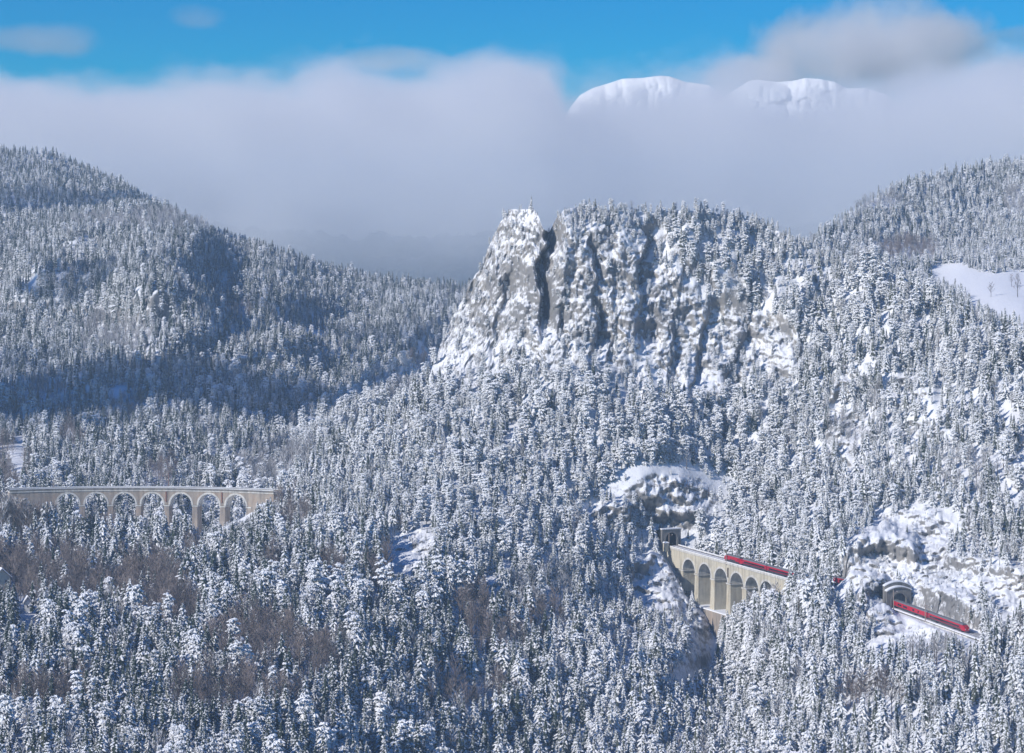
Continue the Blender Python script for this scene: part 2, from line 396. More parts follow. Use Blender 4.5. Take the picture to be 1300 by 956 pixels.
    for fn, s0, s1, w, h in ((NEAR, -18, 3, 4.2, 8.2), (LOW, LOW.px(1141)-14, LOW.px(1141)+2, 4.6, 8.2)):
        a = fn(s0); b = fn(s1); d = (b-a); d.z = 0; L = d.length; d.normalize()
        u = (Xc-a.x)*d.x+(Yc-a.y)*d.y; v = (Xc-a.x)*d.y-(Yc-a.y)*d.x
        keep &= ~((u > 0) & (u < L) & (abs(v) < w) & (Zc < b.z+h) & (Zc > b.z-1.5))
    # far side of the crest
    nb = 14; k = np.arange(1, nb+1)[:, None]/nb
    back = 160*k; yb = Y[-1]+back; xb = X[-1]*(yb/Y[-1]); zb = Z[-1]-70*k**1.5*(1+.2*vnoise(xb/30, yb/30, 0*xb, 5))
    keepb = np.ones((nb, keep.shape[1]), bool)
    X2 = np.vstack([X, xb]); Y2 = np.vstack([Y, yb]); Z2 = np.vstack([Z, zb]); rk = np.vstack([rough, np.zeros_like(xb)])
    rk[:X.shape[0]] = np.maximum(1.05*crag, 1.25*out)
    o = grid_object('mountainside', X2, Y2, Z2, rk, np.vstack([keep, keepb]))
    return X, Y, Z, px, row, crag, out
A = build_A()
def build_hill(name, cols, ridge, bottom, T, nt, crests=(), amp=6, seed=100, backdrop=300, bump=0):
    t = np.linspace(0, 1, nt); px, tt = np.meshgrid(cols, t)
    R = ridge(px); row = bottom+(R-bottom)*tt
    D = T(px, row)
    for path, jump, w in crests:
        c = np.interp(px, [p[0] for p in path], [p[1] for p in path])
        lo, hi = path[0][0], path[-1][0]
        e = sstep(lo-5, lo+70, px)*(1-sstep(hi-70, hi+5, px))
        D = D+jump*sstep(-2, w, c-row)*e
    D = D+amp*2*fbm(px/55, row/45, 0*px, 4, seed)+bump*fbm(px/110, row/60, 0*px, 3, seed+9)
    D = np.maximum.accumulate(D+np.linspace(0, 25, nt)[:, None], 0)
    X = (px-650)/F*D; Z = -(row-H0)/F*D
    nb = 8; k = np.arange(1, nb+1)[:, None]/nb
    yb = D[-1]+backdrop*k; xb = X[-1]*(yb/D[-1]); zb = Z[-1]-backdrop*.35*k**1.3
    grid_object(name, np.vstack([X, xb]), np.vstack([D, yb]), np.vstack([Z, zb]), np.zeros((nt+nb, len(cols))))
    return X, D, Z, px, row
ridgeC = lin([(-300, 188), (0, 191), (60, 195), (130, 223), (200, 262), (260, 291), (330, 317), (400, 340), (470, 357), (520, 364), (580, 369), (700, 380), (900, 400)])
TC = tps([(-300, 740, 1500), (-300, 600, 1760), (-300, 460, 2150), (-300, 190, 2950),
          (0, 740, 1490), (0, 640, 1620), (0, 600, 1740), (0, 460, 2130), (0, 360, 2420), (0, 191, 2950),
          (130, 640, 1620), (130, 460, 2060), (130, 380, 2250), (90, 322, 2350), (175, 292, 2380), (255, 300, 2460), (330, 345, 2420), (130, 223, 2900),
          (270, 690, 1560), (270, 640, 1640), (270, 540, 1880), (270, 440, 2100), (270, 360, 2300), (270, 295, 2750),
          (400, 640, 1750), (400, 560, 1950), (400, 440, 2200), (400, 345, 2650), (520, 600, 1950), (520, 440, 2300), (520, 400, 2430), (520, 364, 2800),
          (700, 600, 2000), (700, 380, 2800), (900, 600, 2000), (900, 400, 2850)], .01)
CR_C = [([(-100, 470), (0, 400), (30, 350), (90, 306), (150, 278), (220, 274), (300, 300), (380, 338), (450, 356)], 130, 40),
        ([(60, 420), (100, 388), (180, 368), (218, 368), (258, 386), (300, 412), (340, 430)], 60, 30),
        ([(250, 480), (300, 455), (360, 440), (430, 430), (520, 440)], 60, 20)]
C = build_hill('left_hills', np.arange(-260, 800, 2.6), ridgeC, 745, TC, 260, CR_C, 9, 100, 400, 70)
ridgeB = lin([(180, 715), (210, 690), (235, 655), (268, 620), (300, 592), (360, 553), (400, 523), (440, 496), (480, 476), (520, 460), (560, 470), (620, 500), (700, 560)])
TB = tps([(180, 740, 1530), (180, 700, 1560), (300, 740, 1540), (300, 600, 1720), (400, 740, 1580), (400, 530, 1830), (520, 740, 1640), (520, 465, 1930), (700, 740, 1700), (700, 560, 1900)], .01)
B = build_hill('wooded_spur', np.arange(180, 700, 3), ridgeB, 745, TB, 130, [([(300, 640), (370, 585), (440, 530), (500, 500), (540, 495)], 50, 8)], 6, 200, 200, 25)
ridgeD = lin([(980, 330), (1030, 310), (1075, 275), (1100, 256), (1150, 236), (1200, 221), (1250, 212), (1300, 207), (1450, 195), (1600, 190)])
TD = tps([(980, 500, 1800), (980, 400, 1900), (980, 330, 2050), (1100, 500, 1760), (1100, 380, 1980), (1100, 256, 2350), (1170, 420, 1820), (1180, 350, 2140), (1300, 470, 1730), (1300, 400, 1830), (1300, 352, 2100), (1300, 325, 2200), (1300, 207, 2600),
          (1500, 470, 1730), (1500, 400, 1830), (1500, 340, 2150), (1500, 195, 2650), (1200, 221, 2520), (1240, 330, 2180)], .01)
Dh = build_hill('right_hill', np.arange(980, 1560, 2.6), ridgeD, 500, TD, 170, [([(1190, 345), (1215, 330), (1260, 306), (1300, 296), (1450, 280)], 60, 8)], 3, 300, 300, 20)
# far ridge that runs up into the cloud
ridgeE = lin([(0, 280), (250, 285), (450, 300), (620, 296), (800, 290), (1000, 290), (1100, 270), (1300, 240), (1500, 230)])
TE = tps([(0, 430, 5900), (0, 250, 6250), (700, 430, 5900), (700, 250, 6250), (1400, 430, 5900), (1400, 250, 6250)], .01)
# ground sheet under everything
gm = MB(); gx = np.linspace(-2500, 2500, 11); gy = np.linspace(-300, 5350, 12)
vs = [(x, y, -290) for y in gy for x in gx]; fs = [(j*11+i, j*11+i+1, (j+1)*11+i+1, (j+1)*11+i) for j in range(11) for i in range(10)]
gm.add(vs, fs); g = gm.build('ground', M['snow'], fixn=False); g['kind'] = 'structure'
CLOUDS = True
# ------------------------------------------------------------------ far ridge, far peaks, clouds
def far_ridge():
    cols = np.arange(-100, 1500, 5); t = np.linspace(0, 1, 60); px, tt = np.meshgrid(cols, t)
    row = 430+(ridgeE(px)-430)*tt; D = TE(px, row)+150*ridged(px/70, row/60, 0*px, 4, 7)
    X = (px-650)/F*D; Z = -(row-H0)/F*D
    Z = Z+16*fbm(X/60, D/60, 0*X, 3, 9)+9*vnoise(X/14, D/14, 0*X, 10)
    m = snowy('distant_forest', (.05, .07, .07), (.09, .11, .12), thr=1.2, soft=.6, nscale=.03, namp=.8)
    grid_object('far_ridge', X, D, Z, np.zeros_like(X), mat=m)
far_ridge()
def far_peak(name, prof, D0, x_rows):
    px0, px1 = prof[0][0], prof[-1][0]
    cols = np.arange(px0-160, px1+160, 1.6); t = np.linspace(0, 1, 130)
    pr = lin([(px0-160, prof[0][1]+150)]+prof+[(px1+160, prof[-1][1]+120)])
    px, tt = np.meshgrid(cols, t); row = 330+(pr(px)-330)*tt
    D = D0+(1-tt)*-900
    X = (px-650)/F*D
    D = D+95*(ridged(px/26, row/24, 0*px, 5, 15)-.5)*np.minimum(1, (1-tt)*5+.15)
    Z = -(row-H0)/F*D
    yb = D[-1:]+np.array([[200], [700]]); Xb = np.vstack([X[-1], X[-1]]); Zb = Z[-1:]-np.array([[20], [200]])
    return np.vstack([X, Xb]), np.vstack([D, yb]), np.vstack([Z, Zb])
M['peak'] = snowy('windblown_summit_snow', (.34, .36, .42), (.5, .5, .52), thr=.02, soft=.25, nscale=.02, namp=.35)
for nm, prof in (('far_summit_ridge', [(690, 200), (708, 168), (716, 150), (724, 136), (736, 121), (752, 112), (772, 106), (790, 100), (815, 99), (838, 96), (850, 97), (870, 104), (900, 108)]),
                 ('far_summit', [(905, 130), (930, 116), (950, 103), (962, 101), (985, 104), (1005, 103), (1022, 99), (1040, 100), (1060, 104), (1075, 112), (1100, 112), (1125, 120)])):
    X_, Y_, Z_ = far_peak(nm, prof, 9400 if nm[-1] == 'e' else 9100, None)
    grid_object(nm, X_, Y_, Z_, np.zeros_like(X_), mat=M['peak'])
def cloud_volume(name, x0, x1, y0, y1, z0, z1, tops, dens, floor=(-120, 90), amp=(170, 150), front=(60, 300)):
    mb = MB(); mb.box(x0, x1, y0, y1, z0, z1); o = mb.build(name)
    m = bpy.data.materials.new(name); m.use_nodes = True; nt = m.node_tree; nt.nodes.clear()
    out = N(nt, 'ShaderNodeOutputMaterial'); pv = N(nt, 'ShaderNodeVolumePrincipled')
    nt.links.new(pv.outputs[0], out.inputs['Volume'])
    pv.inputs['Color'].default_value = (.99, .992, 1, 1); pv.inputs['Anisotropy'].default_value = CLOUD_G
    tc = N(nt, 'ShaderNodeNewGeometry'); sx = N(nt, 'ShaderNodeSeparateXYZ'); nt.links.new(tc.outputs['Position'], sx.inputs[0])
    def nz(sc, det, off):
        mp = N(nt, 'ShaderNodeMapping'); mp.inputs['Scale'].default_value = (1/sc, 1/sc, 1.5/sc); mp.inputs['Location'].default_value = off
        nt.links.new(tc.outputs['Position'], mp.inputs[0])
        n = N(nt, 'ShaderNodeTexNoise'); n.inputs['Scale'].default_value = 1; n.inputs['Detail'].default_value = det; n.inputs['Roughness'].default_value = .55
        nt.links.new(mp.outputs[0], n.inputs['Vector']); return mth(nt, 'SUBTRACT', n.outputs[0], .5)
    # height of the cloud top along x
    xn = mth(nt, 'DIVIDE', mth(nt, 'SUBTRACT', sx.outputs['X'], x0), x1-x0, clamp=True)
    xs = sorted(tops); hmax = max(h for _, h in xs)+1; hmin = min(h for _, h in xs)-1
    r = N(nt, 'ShaderNodeValToRGB'); r.color_ramp.interpolation = 'LINEAR'; e = r.color_ramp.elements
    while len(e) < len(xs): e.new(.5)
    for el, (x, h) in zip(e, xs):
        v = (h-hmin)/(hmax-hmin); el.position = min(1, max(0, (x-x0)/(x1-x0))); el.color = (v, v, v, 1)
    nt.links.new(xn, r.inputs[0])
    sc_ = N(nt, 'ShaderNodeSeparateColor'); nt.links.new(r.outputs[0], sc_.inputs[0])
    top = mth(nt, 'ADD', mth(nt, 'MULTIPLY', sc_.outputs[0], hmax-hmin), hmin)
    top = mth(nt, 'ADD', top, mth(nt, 'MULTIPLY', nz(520, 3, (3, 1, 2)), amp[0]*2))
    top = mth(nt, 'ADD', top, mth(nt, 'MULTIPLY', nz(170, 5, (7, 5, 1)), amp[1]*2))
    v = mth(nt, 'DIVIDE', mth(nt, 'SUBTRACT', top, sx.outputs['Z']), 95, clamp=True)
    fl = mth(nt, 'DIVIDE', mth(nt, 'SUBTRACT', sx.outputs['Z'], floor[0]), floor[1]-floor[0], clamp=True)
    bulge = mth(nt, 'ADD', mth(nt, 'MULTIPLY', nz(430, 4, (9, 3, 4)), 620), 60)
    fr = mth(nt, 'DIVIDE', mth(nt, 'SUBTRACT', sx.outputs['Y'], mth(nt, 'ADD', bulge, y0+front[0])), 170, clamp=True)
    thin = mth(nt, 'MULTIPLY', mth(nt, 'DIVIDE', mth(nt, 'SUBTRACT', sx.outputs['Y'], y0+30), 500, clamp=True), .7)
    fr = mth(nt, 'MAXIMUM', fr, thin)
    d = mth(nt, 'MULTIPLY', mth(nt, 'MULTIPLY', v, fl), mth(nt, 'MULTIPLY', fr, dens))
    ed = mth(nt, 'MULTIPLY', mth(nt, 'DIVIDE', mth(nt, 'SUBTRACT', sx.outputs['X'], x0), 150, clamp=True),
             mth(nt, 'DIVIDE', mth(nt, 'SUBTRACT', x1, sx.outputs['X']), 150, clamp=True))
    d = mth(nt, 'MULTIPLY', d, ed)
    nt.links.new(d, pv.inputs['Density'])
    o.data.materials.append(m); tag(o, kind='stuff'); return o
CLOUD_G = 0.2
def ctop(lst, D): return [((px-650)/F*D, (H0-row)/F*D) for px, row in lst]
if CLOUDS:
    c = cloud_volume('cloud_bank', -3000, 3000, 5700, 7700, -150, 950,
        ctop([(-600, 90), (0, 92), (150, 95), (300, 100), (420, 84), (520, 95), (590, 85), (640, 66), (700, 80), (722, 123), (745, 114), (780, 106), (820, 96), (860, 88), (910, 93), (950, 112), (1010, 121), (1060, 117), (1105, 103), (1160, 104), (1240, 80), (1320, 80), (1900, 90)], 6300), .006)
    c['label'] = 'long grey cloud bank lying behind the crag and the hills'

def puff(name, px, row, D, rx, ry, rd, dens, label, nsc=230, rough=.6, edge=.45):
    c = at(px, row, D); k = D/F
    R = Vector((rx*k, rd, ry*k)); mb = MB(); mb.box(c.x-R.x*1.5, c.x+R.x*1.5, c.y-R.y*1.5, c.y+R.y*1.5, c.z-R.z*1.5, c.z+R.z*1.5); o = mb.build(name)
    m = bpy.data.materials.new(name); m.use_nodes = True; nt = m.node_tree; nt.nodes.clear()
    out = N(nt, 'ShaderNodeOutputMaterial'); pv = N(nt, 'ShaderNodeVolumePrincipled'); nt.links.new(pv.outputs[0], out.inputs['Volume'])
    pv.inputs['Color'].default_value = (.99, .992, 1, 1); pv.inputs['Anisotropy'].default_value = CLOUD_G
    g = N(nt, 'ShaderNodeNewGeometry'); v = N(nt, 'ShaderNodeVectorMath', operation='SUBTRACT'); nt.links.new(g.outputs['Position'], v.inputs[0]); v.inputs[1].default_value = c
    w = N(nt, 'ShaderNodeVectorMath', operation='DIVIDE'); nt.links.new(v.outputs[0], w.inputs[0]); w.inputs[1].default_value = R
    ln = N(nt, 'ShaderNodeVectorMath', operation='LENGTH'); nt.links.new(w.outputs[0], ln.inputs[0])
    n = N(nt, 'ShaderNodeTexNoise'); n.inputs['Scale'].default_value = 1/nsc; n.inputs['Detail'].default_value = 4; n.inputs['Roughness'].default_value = rough
    nt.links.new(g.outputs['Position'], n.inputs['Vector'])
    q = mth(nt, 'ADD', mth(nt, 'SUBTRACT', .95, ln.outputs['Value']), mth(nt, 'MULTIPLY', mth(nt, 'SUBTRACT', n.outputs[0], .5), 2.2))
    d = mth(nt, 'MULTIPLY', mth(nt, 'DIVIDE', q, edge, clamp=True), dens)
    lim = mth(nt, 'DIVIDE', mth(nt, 'SUBTRACT', 1.45, ln.outputs['Value']), .3, clamp=True)
    nt.links.new(mth(nt, 'MULTIPLY', d, lim), pv.inputs['Density']); o.data.materials.append(m); tag(o, label, kind='stuff')
if CLOUDS:
    puff('cumulus_cloud', 1105, 62, 10200, 150, 75, 500, .007, 'big grey cumulus cloud above the far summits, upper right', 420)
    puff('cumulus_cloud', 965, 100, 10300, 66, 30, 280, .006, 'small grey cloud left of the big cumulus', 300)
    puff('cumulus_cloud', 1285, 110, 8300, 80, 45, 350, .006, 'bright white cloud head at the right edge', 300)
    puff('cumulus_cloud', 1300, 44, 10400, 50, 14, 200, .002, 'thin cloud scrap in the blue at the upper right', 260)
    puff('wispy_cloud', 40, 52, 8600, 90, 22, 300, .0016, 'thin white veil in the blue sky at the upper left', 420)
    puff('wispy_cloud', 255, 26, 9000, 40, 14, 300, .0009, 'faint lilac wisp in the blue sky, upper left', 300)
    puff('wispy_cloud', 500, 74, 8400, 90, 16, 250, .0022, 'low white cloud fringe over the middle of the bank', 260)
# ------------------------------------------------------------------ tree shapes
def rr(a, b): return random.uniform(a, b)
def bough(mb, root, ang, L, droop, w, thick):
    """one snow-carrying branch: a drooping wedge, closed, ridged on top, dark below"""
    d = Vector((math.cos(ang), math.sin(ang), 0)); s = Vector((-d.y, d.x, 0)); r = Vector(root)
    def pt(u, v, h): return r+d*(L*u)+s*v+Vector((0, 0, -droop*L*u*u+h))
    vs = [pt(0, 0, .02), pt(.45, -w, -thick*.6), pt(.38, 0, thick), pt(.45, w, -thick*.6), pt(.8, -w*.62, -thick*.9), pt(.75, 0, thick*.6), pt(.8, w*.62, -thick*.9), pt(1.06, 0, -thick*.5), pt(.5, 0, -thick*1.3)]
    mb.add(vs, [(0, 1, 2), (0, 2, 3), (1, 4, 5, 2), (2, 5, 6, 3), (4, 7, 5), (5, 7, 6), (0, 8, 1), (0, 3, 8), (1, 8, 4), (3, 6, 8), (8, 7, 4), (8, 6, 7)])
def trunk_mesh(name, h, r, lean=0):
    mb = MB(); secs = []
    for k in range(5):
        z = h*k/4; q = r*(1-.85*k/4); c = (lean*math.sin(k), lean*.5*k/4)
        secs.append([(c[0]+q*math.cos(a), c[1]+q*math.sin(a), z) for a in [i*math.pi/3 for i in range(6)]])
    mb.sweep(secs); return mb.mesh(name, M['bark'])
def spruce(seed, h=16.0, r=3.6, ragged=.25, full=1.0):
    random.seed(seed); mb = MB(); z = h*.07
    cone = []
    for k in range(7):                       # dense dark inner needles
        zz = h*(.05+.88*k/6); q = r*.42*((1-zz/h)**.8)+.03; a0 = rr(0, 1)
        cone.append([(q*math.cos(a0*.2+i*math.pi/3.5), q*math.sin(a0*.2+i*math.pi/3.5), zz) for i in range(7)])
    mb.sweep(cone)
    while z < h*.965:
        f = 1-z/h; L = r*(f**.66)*rr(1-ragged, 1.08); n = max(4, int((4+6*f)*full))
        a0 = rr(0, 6.3)
        for i in range(n):
            l = max(.3, L*rr(1-ragged*1.4, 1.12))
            bough(mb, (0, 0, z+rr(-.3, .3)), a0+i*2*math.pi/n+rr(-.25, .25), l, rr(.18, .5), l*rr(.16, .28)+.10, .10+l*rr(.06, .13))
        z += (.50+.62*f)*rr(.85, 1.15)
    mb.tube((0, 0, h*.93), (0, 0, h), .1, .02, 4)
    return mb.mesh('crown', M['needles'], False), trunk_mesh('trunk', h*.95, .26)
def pine(seed, h=13.0, r=2.6):
    random.seed(seed); mb = MB()
    for i in range(34):
        u = i/33; z = h*(.25+.73*u); R = r*math.sin(math.pi*min(1, .22+.78*(1-u)*.9+.05))**.8*rr(.55, 1.1)
        a = i*2.4+rr(-.4, .4); q = R*rr(.15, .75)
        c = Vector((q*math.cos(a), q*math.sin(a), z+rr(-.5, .5))); sz = (.55+.75*(1-u*.55))*rr(.7, 1.25)
        nb = 7; a0 = rr(0, 6)
        for j in range(nb):
            bough(mb, c+Vector((0, 0, rr(-.15, .35))), a0+j*2*math.pi/nb+rr(-.3, .3), sz*rr(.7, 1.25), rr(.1, .5), sz*rr(.28, .42), sz*rr(.16, .3))
    return mb.mesh('crown', M['pine'], False), trunk_mesh('trunk', h*.85, .25, .3)
def bare(seed, h=13.0, spread=.45, mat='twigs', name='crown', nmain=16):
    random.seed(seed); mb = MB()
    def grow(p, d, L, r, lv):
        e = p+d*L; mb.tube(p, e, r, r*.55, 3)
        if lv == 0: return
        for _ in range(4 if lv > 1 else 5):
            q = p+d*L*rr(.35, 1.0); nd = (d+Vector((rr(-1, 1), rr(-1, 1), rr(-.2, .9)))*.55).normalized()
            grow(q, nd, L*rr(.45, .7), max(.028, r*.5), lv-1)
    for i in range(nmain):
        u = i/(nmain-1); z = h*(.22+.6*u); a = i*2.4+rr(-.3, .3)
        d = Vector((math.cos(a)*spread*1.6, math.sin(a)*spread*1.6, rr(.7, 1.2))).normalized()
        grow(Vector((0, 0, z)), d, h*(.20+.06*rr(0, 1))*(1-.45*u), .075, 2)
    return mb.mesh(name, M[mat], False), trunk_mesh('trunk', h*.86, .22, .12)
def revalley(lst):
    out_ = []
    for c, t in lst:
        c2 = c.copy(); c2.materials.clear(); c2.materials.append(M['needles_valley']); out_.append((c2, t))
    return out_
PROTO = {
    'spruce_tree': [spruce(1, 16, 4.3), spruce(2, 16, 3.9, .3), spruce(3, 16, 4.9, .3), spruce(4, 16, 4.5, .45, .85), spruce(5, 16, 3.6, .35, .9), spruce(6, 16, 4.8, .4, .8)],
    'pine_tree': [pine(11, 13, 3.2), pine(12, 13, 3.6), pine(13, 13, 2.7), pine(14, 11, 3.7)],
    'bare_tree': [bare(21), bare(22, 14, .35), bare(23, 12, .6)],
    'frosted_tree': [bare(31, 13, .4, 'frost'), bare(32, 12, .55, 'frost')],
}
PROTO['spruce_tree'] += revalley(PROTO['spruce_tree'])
random.seed(5)
BASE_H = {'spruce_tree': 16, 'pine_tree': 12.5, 'bare_tree': 14, 'frosted_tree': 13}
# ------------------------------------------------------------------ where trees stand
PL = []      # x, y, z, kind, variant, rot, scale, px, row, zone
KIND = ['spruce_tree', 'pine_tree', 'bare_tree', 'frosted_tree']
def sample_sheet(X, Y, Z, px, row, spacing, dens, kinds, height, zone, sink=.4):
    """jittered forest on a sheet; dens / kinds / height are arrays on the sheet's grid"""
    ax = np.abs((X[1:, 1:]-X[:-1, :-1])*(Y[1:, :-1]-Y[:-1, 1:])-(X[1:, :-1]-X[:-1, 1:])*(Y[1:, 1:]-Y[:-1, :-1]))/2
    E1 = np.stack([X[:-1, 1:]-X[:-1, :-1], Y[:-1, 1:]-Y[:-1, :-1], Z[:-1, 1:]-Z[:-1, :-1]], -1); E2 = np.stack([X[1:, :-1]-X[:-1, :-1], Y[1:, :-1]-Y[:-1, :-1], Z[1:, :-1]-Z[:-1, :-1]], -1)
    ax = np.maximum(ax, .55*np.linalg.norm(np.cross(E1, E2), axis=-1))
    lam = ax/(spacing**2)*dens[:-1, :-1]*2.2
    n = rng.poisson(lam); ii, jj = np.nonzero(n); rep = n[ii, jj]; ii = np.repeat(ii, rep); jj = np.repeat(jj, rep)
    u = rng.random(len(ii)); v = rng.random(len(ii))
    def lerp(Q): return (Q[ii, jj]*(1-u)*(1-v)+Q[ii, jj+1]*u*(1-v)+Q[ii+1, jj]*(1-u)*v+Q[ii+1, jj+1]*u*v)
    x, y, z = lerp(X), lerp(Y), lerp(Z)
    d = dens[ii, jj]; sp = spacing/np.sqrt(np.clip(d, .05, 1))
    key = np.floor(x/spacing).astype(np.int64)*100003+np.floor(y/spacing).astype(np.int64)+np.floor(z/(spacing*1.3)).astype(np.int64)*10000019
    perm = rng.permutation(len(x)); _, first = np.unique(key[perm], return_index=True); k = perm[first]
    return dict(x=x[k], y=y[k], z=z[k]-sink, px=px[ii[k], jj[k]], row=row[ii[k], jj[k]], kp=kinds[ii[k], jj[k]], h=height[ii[k], jj[k]], zone=zone)
CLEAR = [(822, 745, 20, 50), (822, 622, 44, 24), (503, 713, 22, 18), (872, 612, 58, 15, 12), (862, 645, 40, 26), (850, 680, 26, 24), (845, 748, 36, 48), (893, 815, 20, 50), (880, 860, 40, 26, -40), (523, 703, 36, 26, -45), (1140, 690, 86, 38, -22), (1085, 730, 22, 26),
         (1205, 735, 70, 30, 10), (1185, 775, 50, 26, 20), (1120, 765, 26, 30), (1292, 590, 14, 18), (1072, 492, 20, 9, -30), (1060, 520, 8, 22), (1120, 830, 30, 22), (1285, 755, 34, 40), (1150, 815, 40, 16, 20),
         (620, 745, 12, 10), (628, 762, 12, 10), (1165, 505, 14, 6), (1200, 560, 10, 10), (775, 655, 40, 14), (820, 640, 18, 14), (800, 850, 14, 14), (1150, 590, 14, 8), (1240, 830, 20, 12)]
BROWN = [(45, 745, 70, 40), (100, 760, 45, 30), (185, 760, 48, 42), (215, 795, 40, 26), (320, 830, 70, 32), (400, 850, 40, 30), (370, 665, 24, 22), (420, 745, 22, 20), (490, 745, 26, 26), (505, 690, 12, 14), (15, 630, 30, 28),
         (600, 800, 26, 40), (640, 830, 30, 26), (130, 690, 20, 16), (240, 720, 18, 14), (262, 660, 14, 16), (300, 900, 90, 22), (60, 900, 60, 20), (690, 800, 26, 20), (250, 670, 14, 14), (345, 740, 14, 14), (600, 900, 60, 24), (1100, 900, 50, 20)]
FROST = [(1080, 555, 40, 30), (1110, 520, 20, 20), (660, 770, 30, 18), (1160, 840, 60, 20), (1100, 330, 40, 12), (960, 760, 30, 24), (1225, 600, 40, 30), (700, 760, 30, 20), (60, 640, 40, 16)]
def allocate(P, kf):
    """kind indices from the field kp (0..1 chance of pine) and brown / frosted patches"""
    n = len(P['x']); r = rng.random(n); kind = np.where(r < P['kp'], 1, 0)
    br = blobs(P['px'], P['row'], kf['brown']); kind = np.where(rng.random(n) < br*.92, 2, kind)
    fr = blobs(P['px'], P['row'], kf['frost']); kind = np.where((kind != 2) & (rng.random(n) < fr*.75+kf.get('fbase', .04)), 3, kind)
    return kind
def path_dist(x, y, fn, s0, s1):
    d = np.full(x.shape, 1e9)
    for s in np.arange(s0, s1, 3.0):
        p = fn(s); d = np.minimum(d, np.hypot(x-p.x, y-p.y))
    return d
def add_trees(P, kind, hs):
    n = len(P['x']); vr = rng.random(n); pv = .12+.75*sstep(660, 760, P['row'])*sstep(760, 620, P['px']) if P['zone'] == 'A' else np.full(n, 1.0 if P['zone'] == 'C' else (0 if P['zone'] == 'B' else .3))  # left hills get all darker needles, the spur none: shade put into colour
    var = rng.random(n); rot = rng.random(n)*6.283
    sc = hs*np.exp(rng.normal(0, .17, n))
    base = np.array([BASE_H[k] for k in KIND])[kind]
    H = P['h']*np.exp(rng.normal(0, .24, n))*hs
    H = np.where(rng.random(n) < .12, H*.6, np.minimum(H, P['h']*1.4))
    scale = H/base
    # fit under the sight lines that the photograph keeps open (bridges, trains, tunnel mouths)
    X, Y, Z, = P['x'], P['y'], P['z']; bx = 650+F*X/Y
    for i in range(len(LIMS)):
        x0, x1, ymax, rowf = LIMS[i]
        hit = (bx > x0) & (bx < x1) & (Y < ymax(bx))
        lim = rowf(bx)+rng.normal(0, 3.0, n)
        maxtop = (H0-lim)/F*Y
        h2 = maxtop-Z
        bad = hit & (h2 < H)
        scale = np.where(bad, h2/base, scale)
        if FILL[i]:     # tall trees that grow right up against the masonry
            want = hit & (Y > ymax(bx)-FILL[i]) & (h2 > H) & (h2 < 27) & (rng.random(n) < .8)
            scale = np.where(want, h2/base, scale)
    ok = scale > .22
    for j in np.nonzero(ok)[0]:
        k = int(kind[j]); nv = len(PROTO[KIND[k]]); vi = int(var[j]*nv)
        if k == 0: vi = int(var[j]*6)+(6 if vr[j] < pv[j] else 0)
        PL.append((float(X[j]), float(Y[j]), float(Z[j]), k, vi, float(rot[j]), float(scale[j]), P['zone']))
far_y = lambda b: np.interp(b, [10, 180, 352], [1470, 1487, 1462])
near_y = lambda b: np.interp(b, [850, 1018, 1075], [1466, 1340, 1326])
low_y = lambda b: np.interp(b, [1120, 1141, 1234, 1300], [1320, 1296, 1228, 1180])
LIMS = [(10, 352, far_y, lin([(10, 630), (30, 634), (70, 646), (100, 654), (140, 650), (180, 655), (215, 652), (232, 648), (250, 668), (275, 668), (290, 664), (312, 660), (330, 640), (352, 632)])),
        (838, 1004, near_y, lin([(838, 705), (850, 716), (875, 745), (900, 770), (925, 778), (936, 768), (950, 748), (962, 732), (972, 727), (984, 735), (1004, 741)])),
        (1052, 1068, near_y, lin([(1052, 752), (1068, 752)])),
        (1122, 1240, low_y, lin([(1122, 778), (1140, 792), (1180, 804), (1195, 800), (1215, 806), (1232, 812), (1240, 812)])),
        (836, 868, lambda b: 1466+0*b, lin([(836, 706), (868, 706)])),
        (-12, 27, lambda b: 1262+0*b, lin([(-12, 742), (27, 742)])), (20, 52, lambda b: 1200+0*b, lin([(20, 790), (52, 790)]))]
FILL = [80, 0, 0, 0, 0, 0, 0, 60, 0, 0]
LIMS.append((1000, 1054, near_y, lin([(1000, 737), (1012, 728), (1040, 730), (1054, 742)])))
LIMS += [(496, 552, lambda b: 1356+0*b, lin([(496, 722), (518, 727), (552, 688)])), (828, 930, lambda b: 1478+0*b, lin([(828, 640), (930, 640)]))]
# main slope
X, Y, Z, px, row, crag, out = A
dens = np.ones(px.shape)
dens *= 1-.97*blobs(px, row, CLEAR)
crag_t = crag*(1-sstep(312, 276, row)*sstep(735, 775, px))
dens *= (1-.75*crag_t)
dens *= np.clip(.80+.95*fbm(X/26, Y/30, 0*X, 3, 81), .18, 1)
pinef = np.clip(.06+.5*sstep(480, 640, px)*sstep(800, 560, row)+.35*fbm(X/40, Y/40, 0*X, 2, 83)-.4*sstep(1000, 1080, px), .02, .6)
pinef = np.maximum(pinef, .8*crag)
height = 12.6+6.5*sstep(640, 800, row)*sstep(760, 480, px)+2.4*sstep(700, 860, row)+2.5*fbm(X/50, Y/50, 0*X, 2, 85)
height = np.minimum(height, .0138*Y)
height = height*(1-.5*crag)*(1-.3*out)*(1-.4*sstep(60, 0, row-ridgeA(px))*sstep(640, 700, px)*sstep(1100, 1000, px))
height *= np.where(blobs(px, row, CLEAR) > .5, .35, 1)
P = sample_sheet(X, Y, Z, px, row, 4.9, dens, pinef, height, 'A')
k = allocate(P, dict(brown=BROWN, frost=FROST))
dn = np.minimum(path_dist(P['x'], P['y'], NEAR, -6, 200), path_dist(P['x'], P['y'], LOW, LOW.px(1134), LOW.L))
df = path_dist(P['x'], P['y'], FAR, 0, FAR.L)
okm = (dn > 6.2) & (df > 6) & (P['px'] > -230) & (P['px'] < 1545) & (P['row'] < 1080)
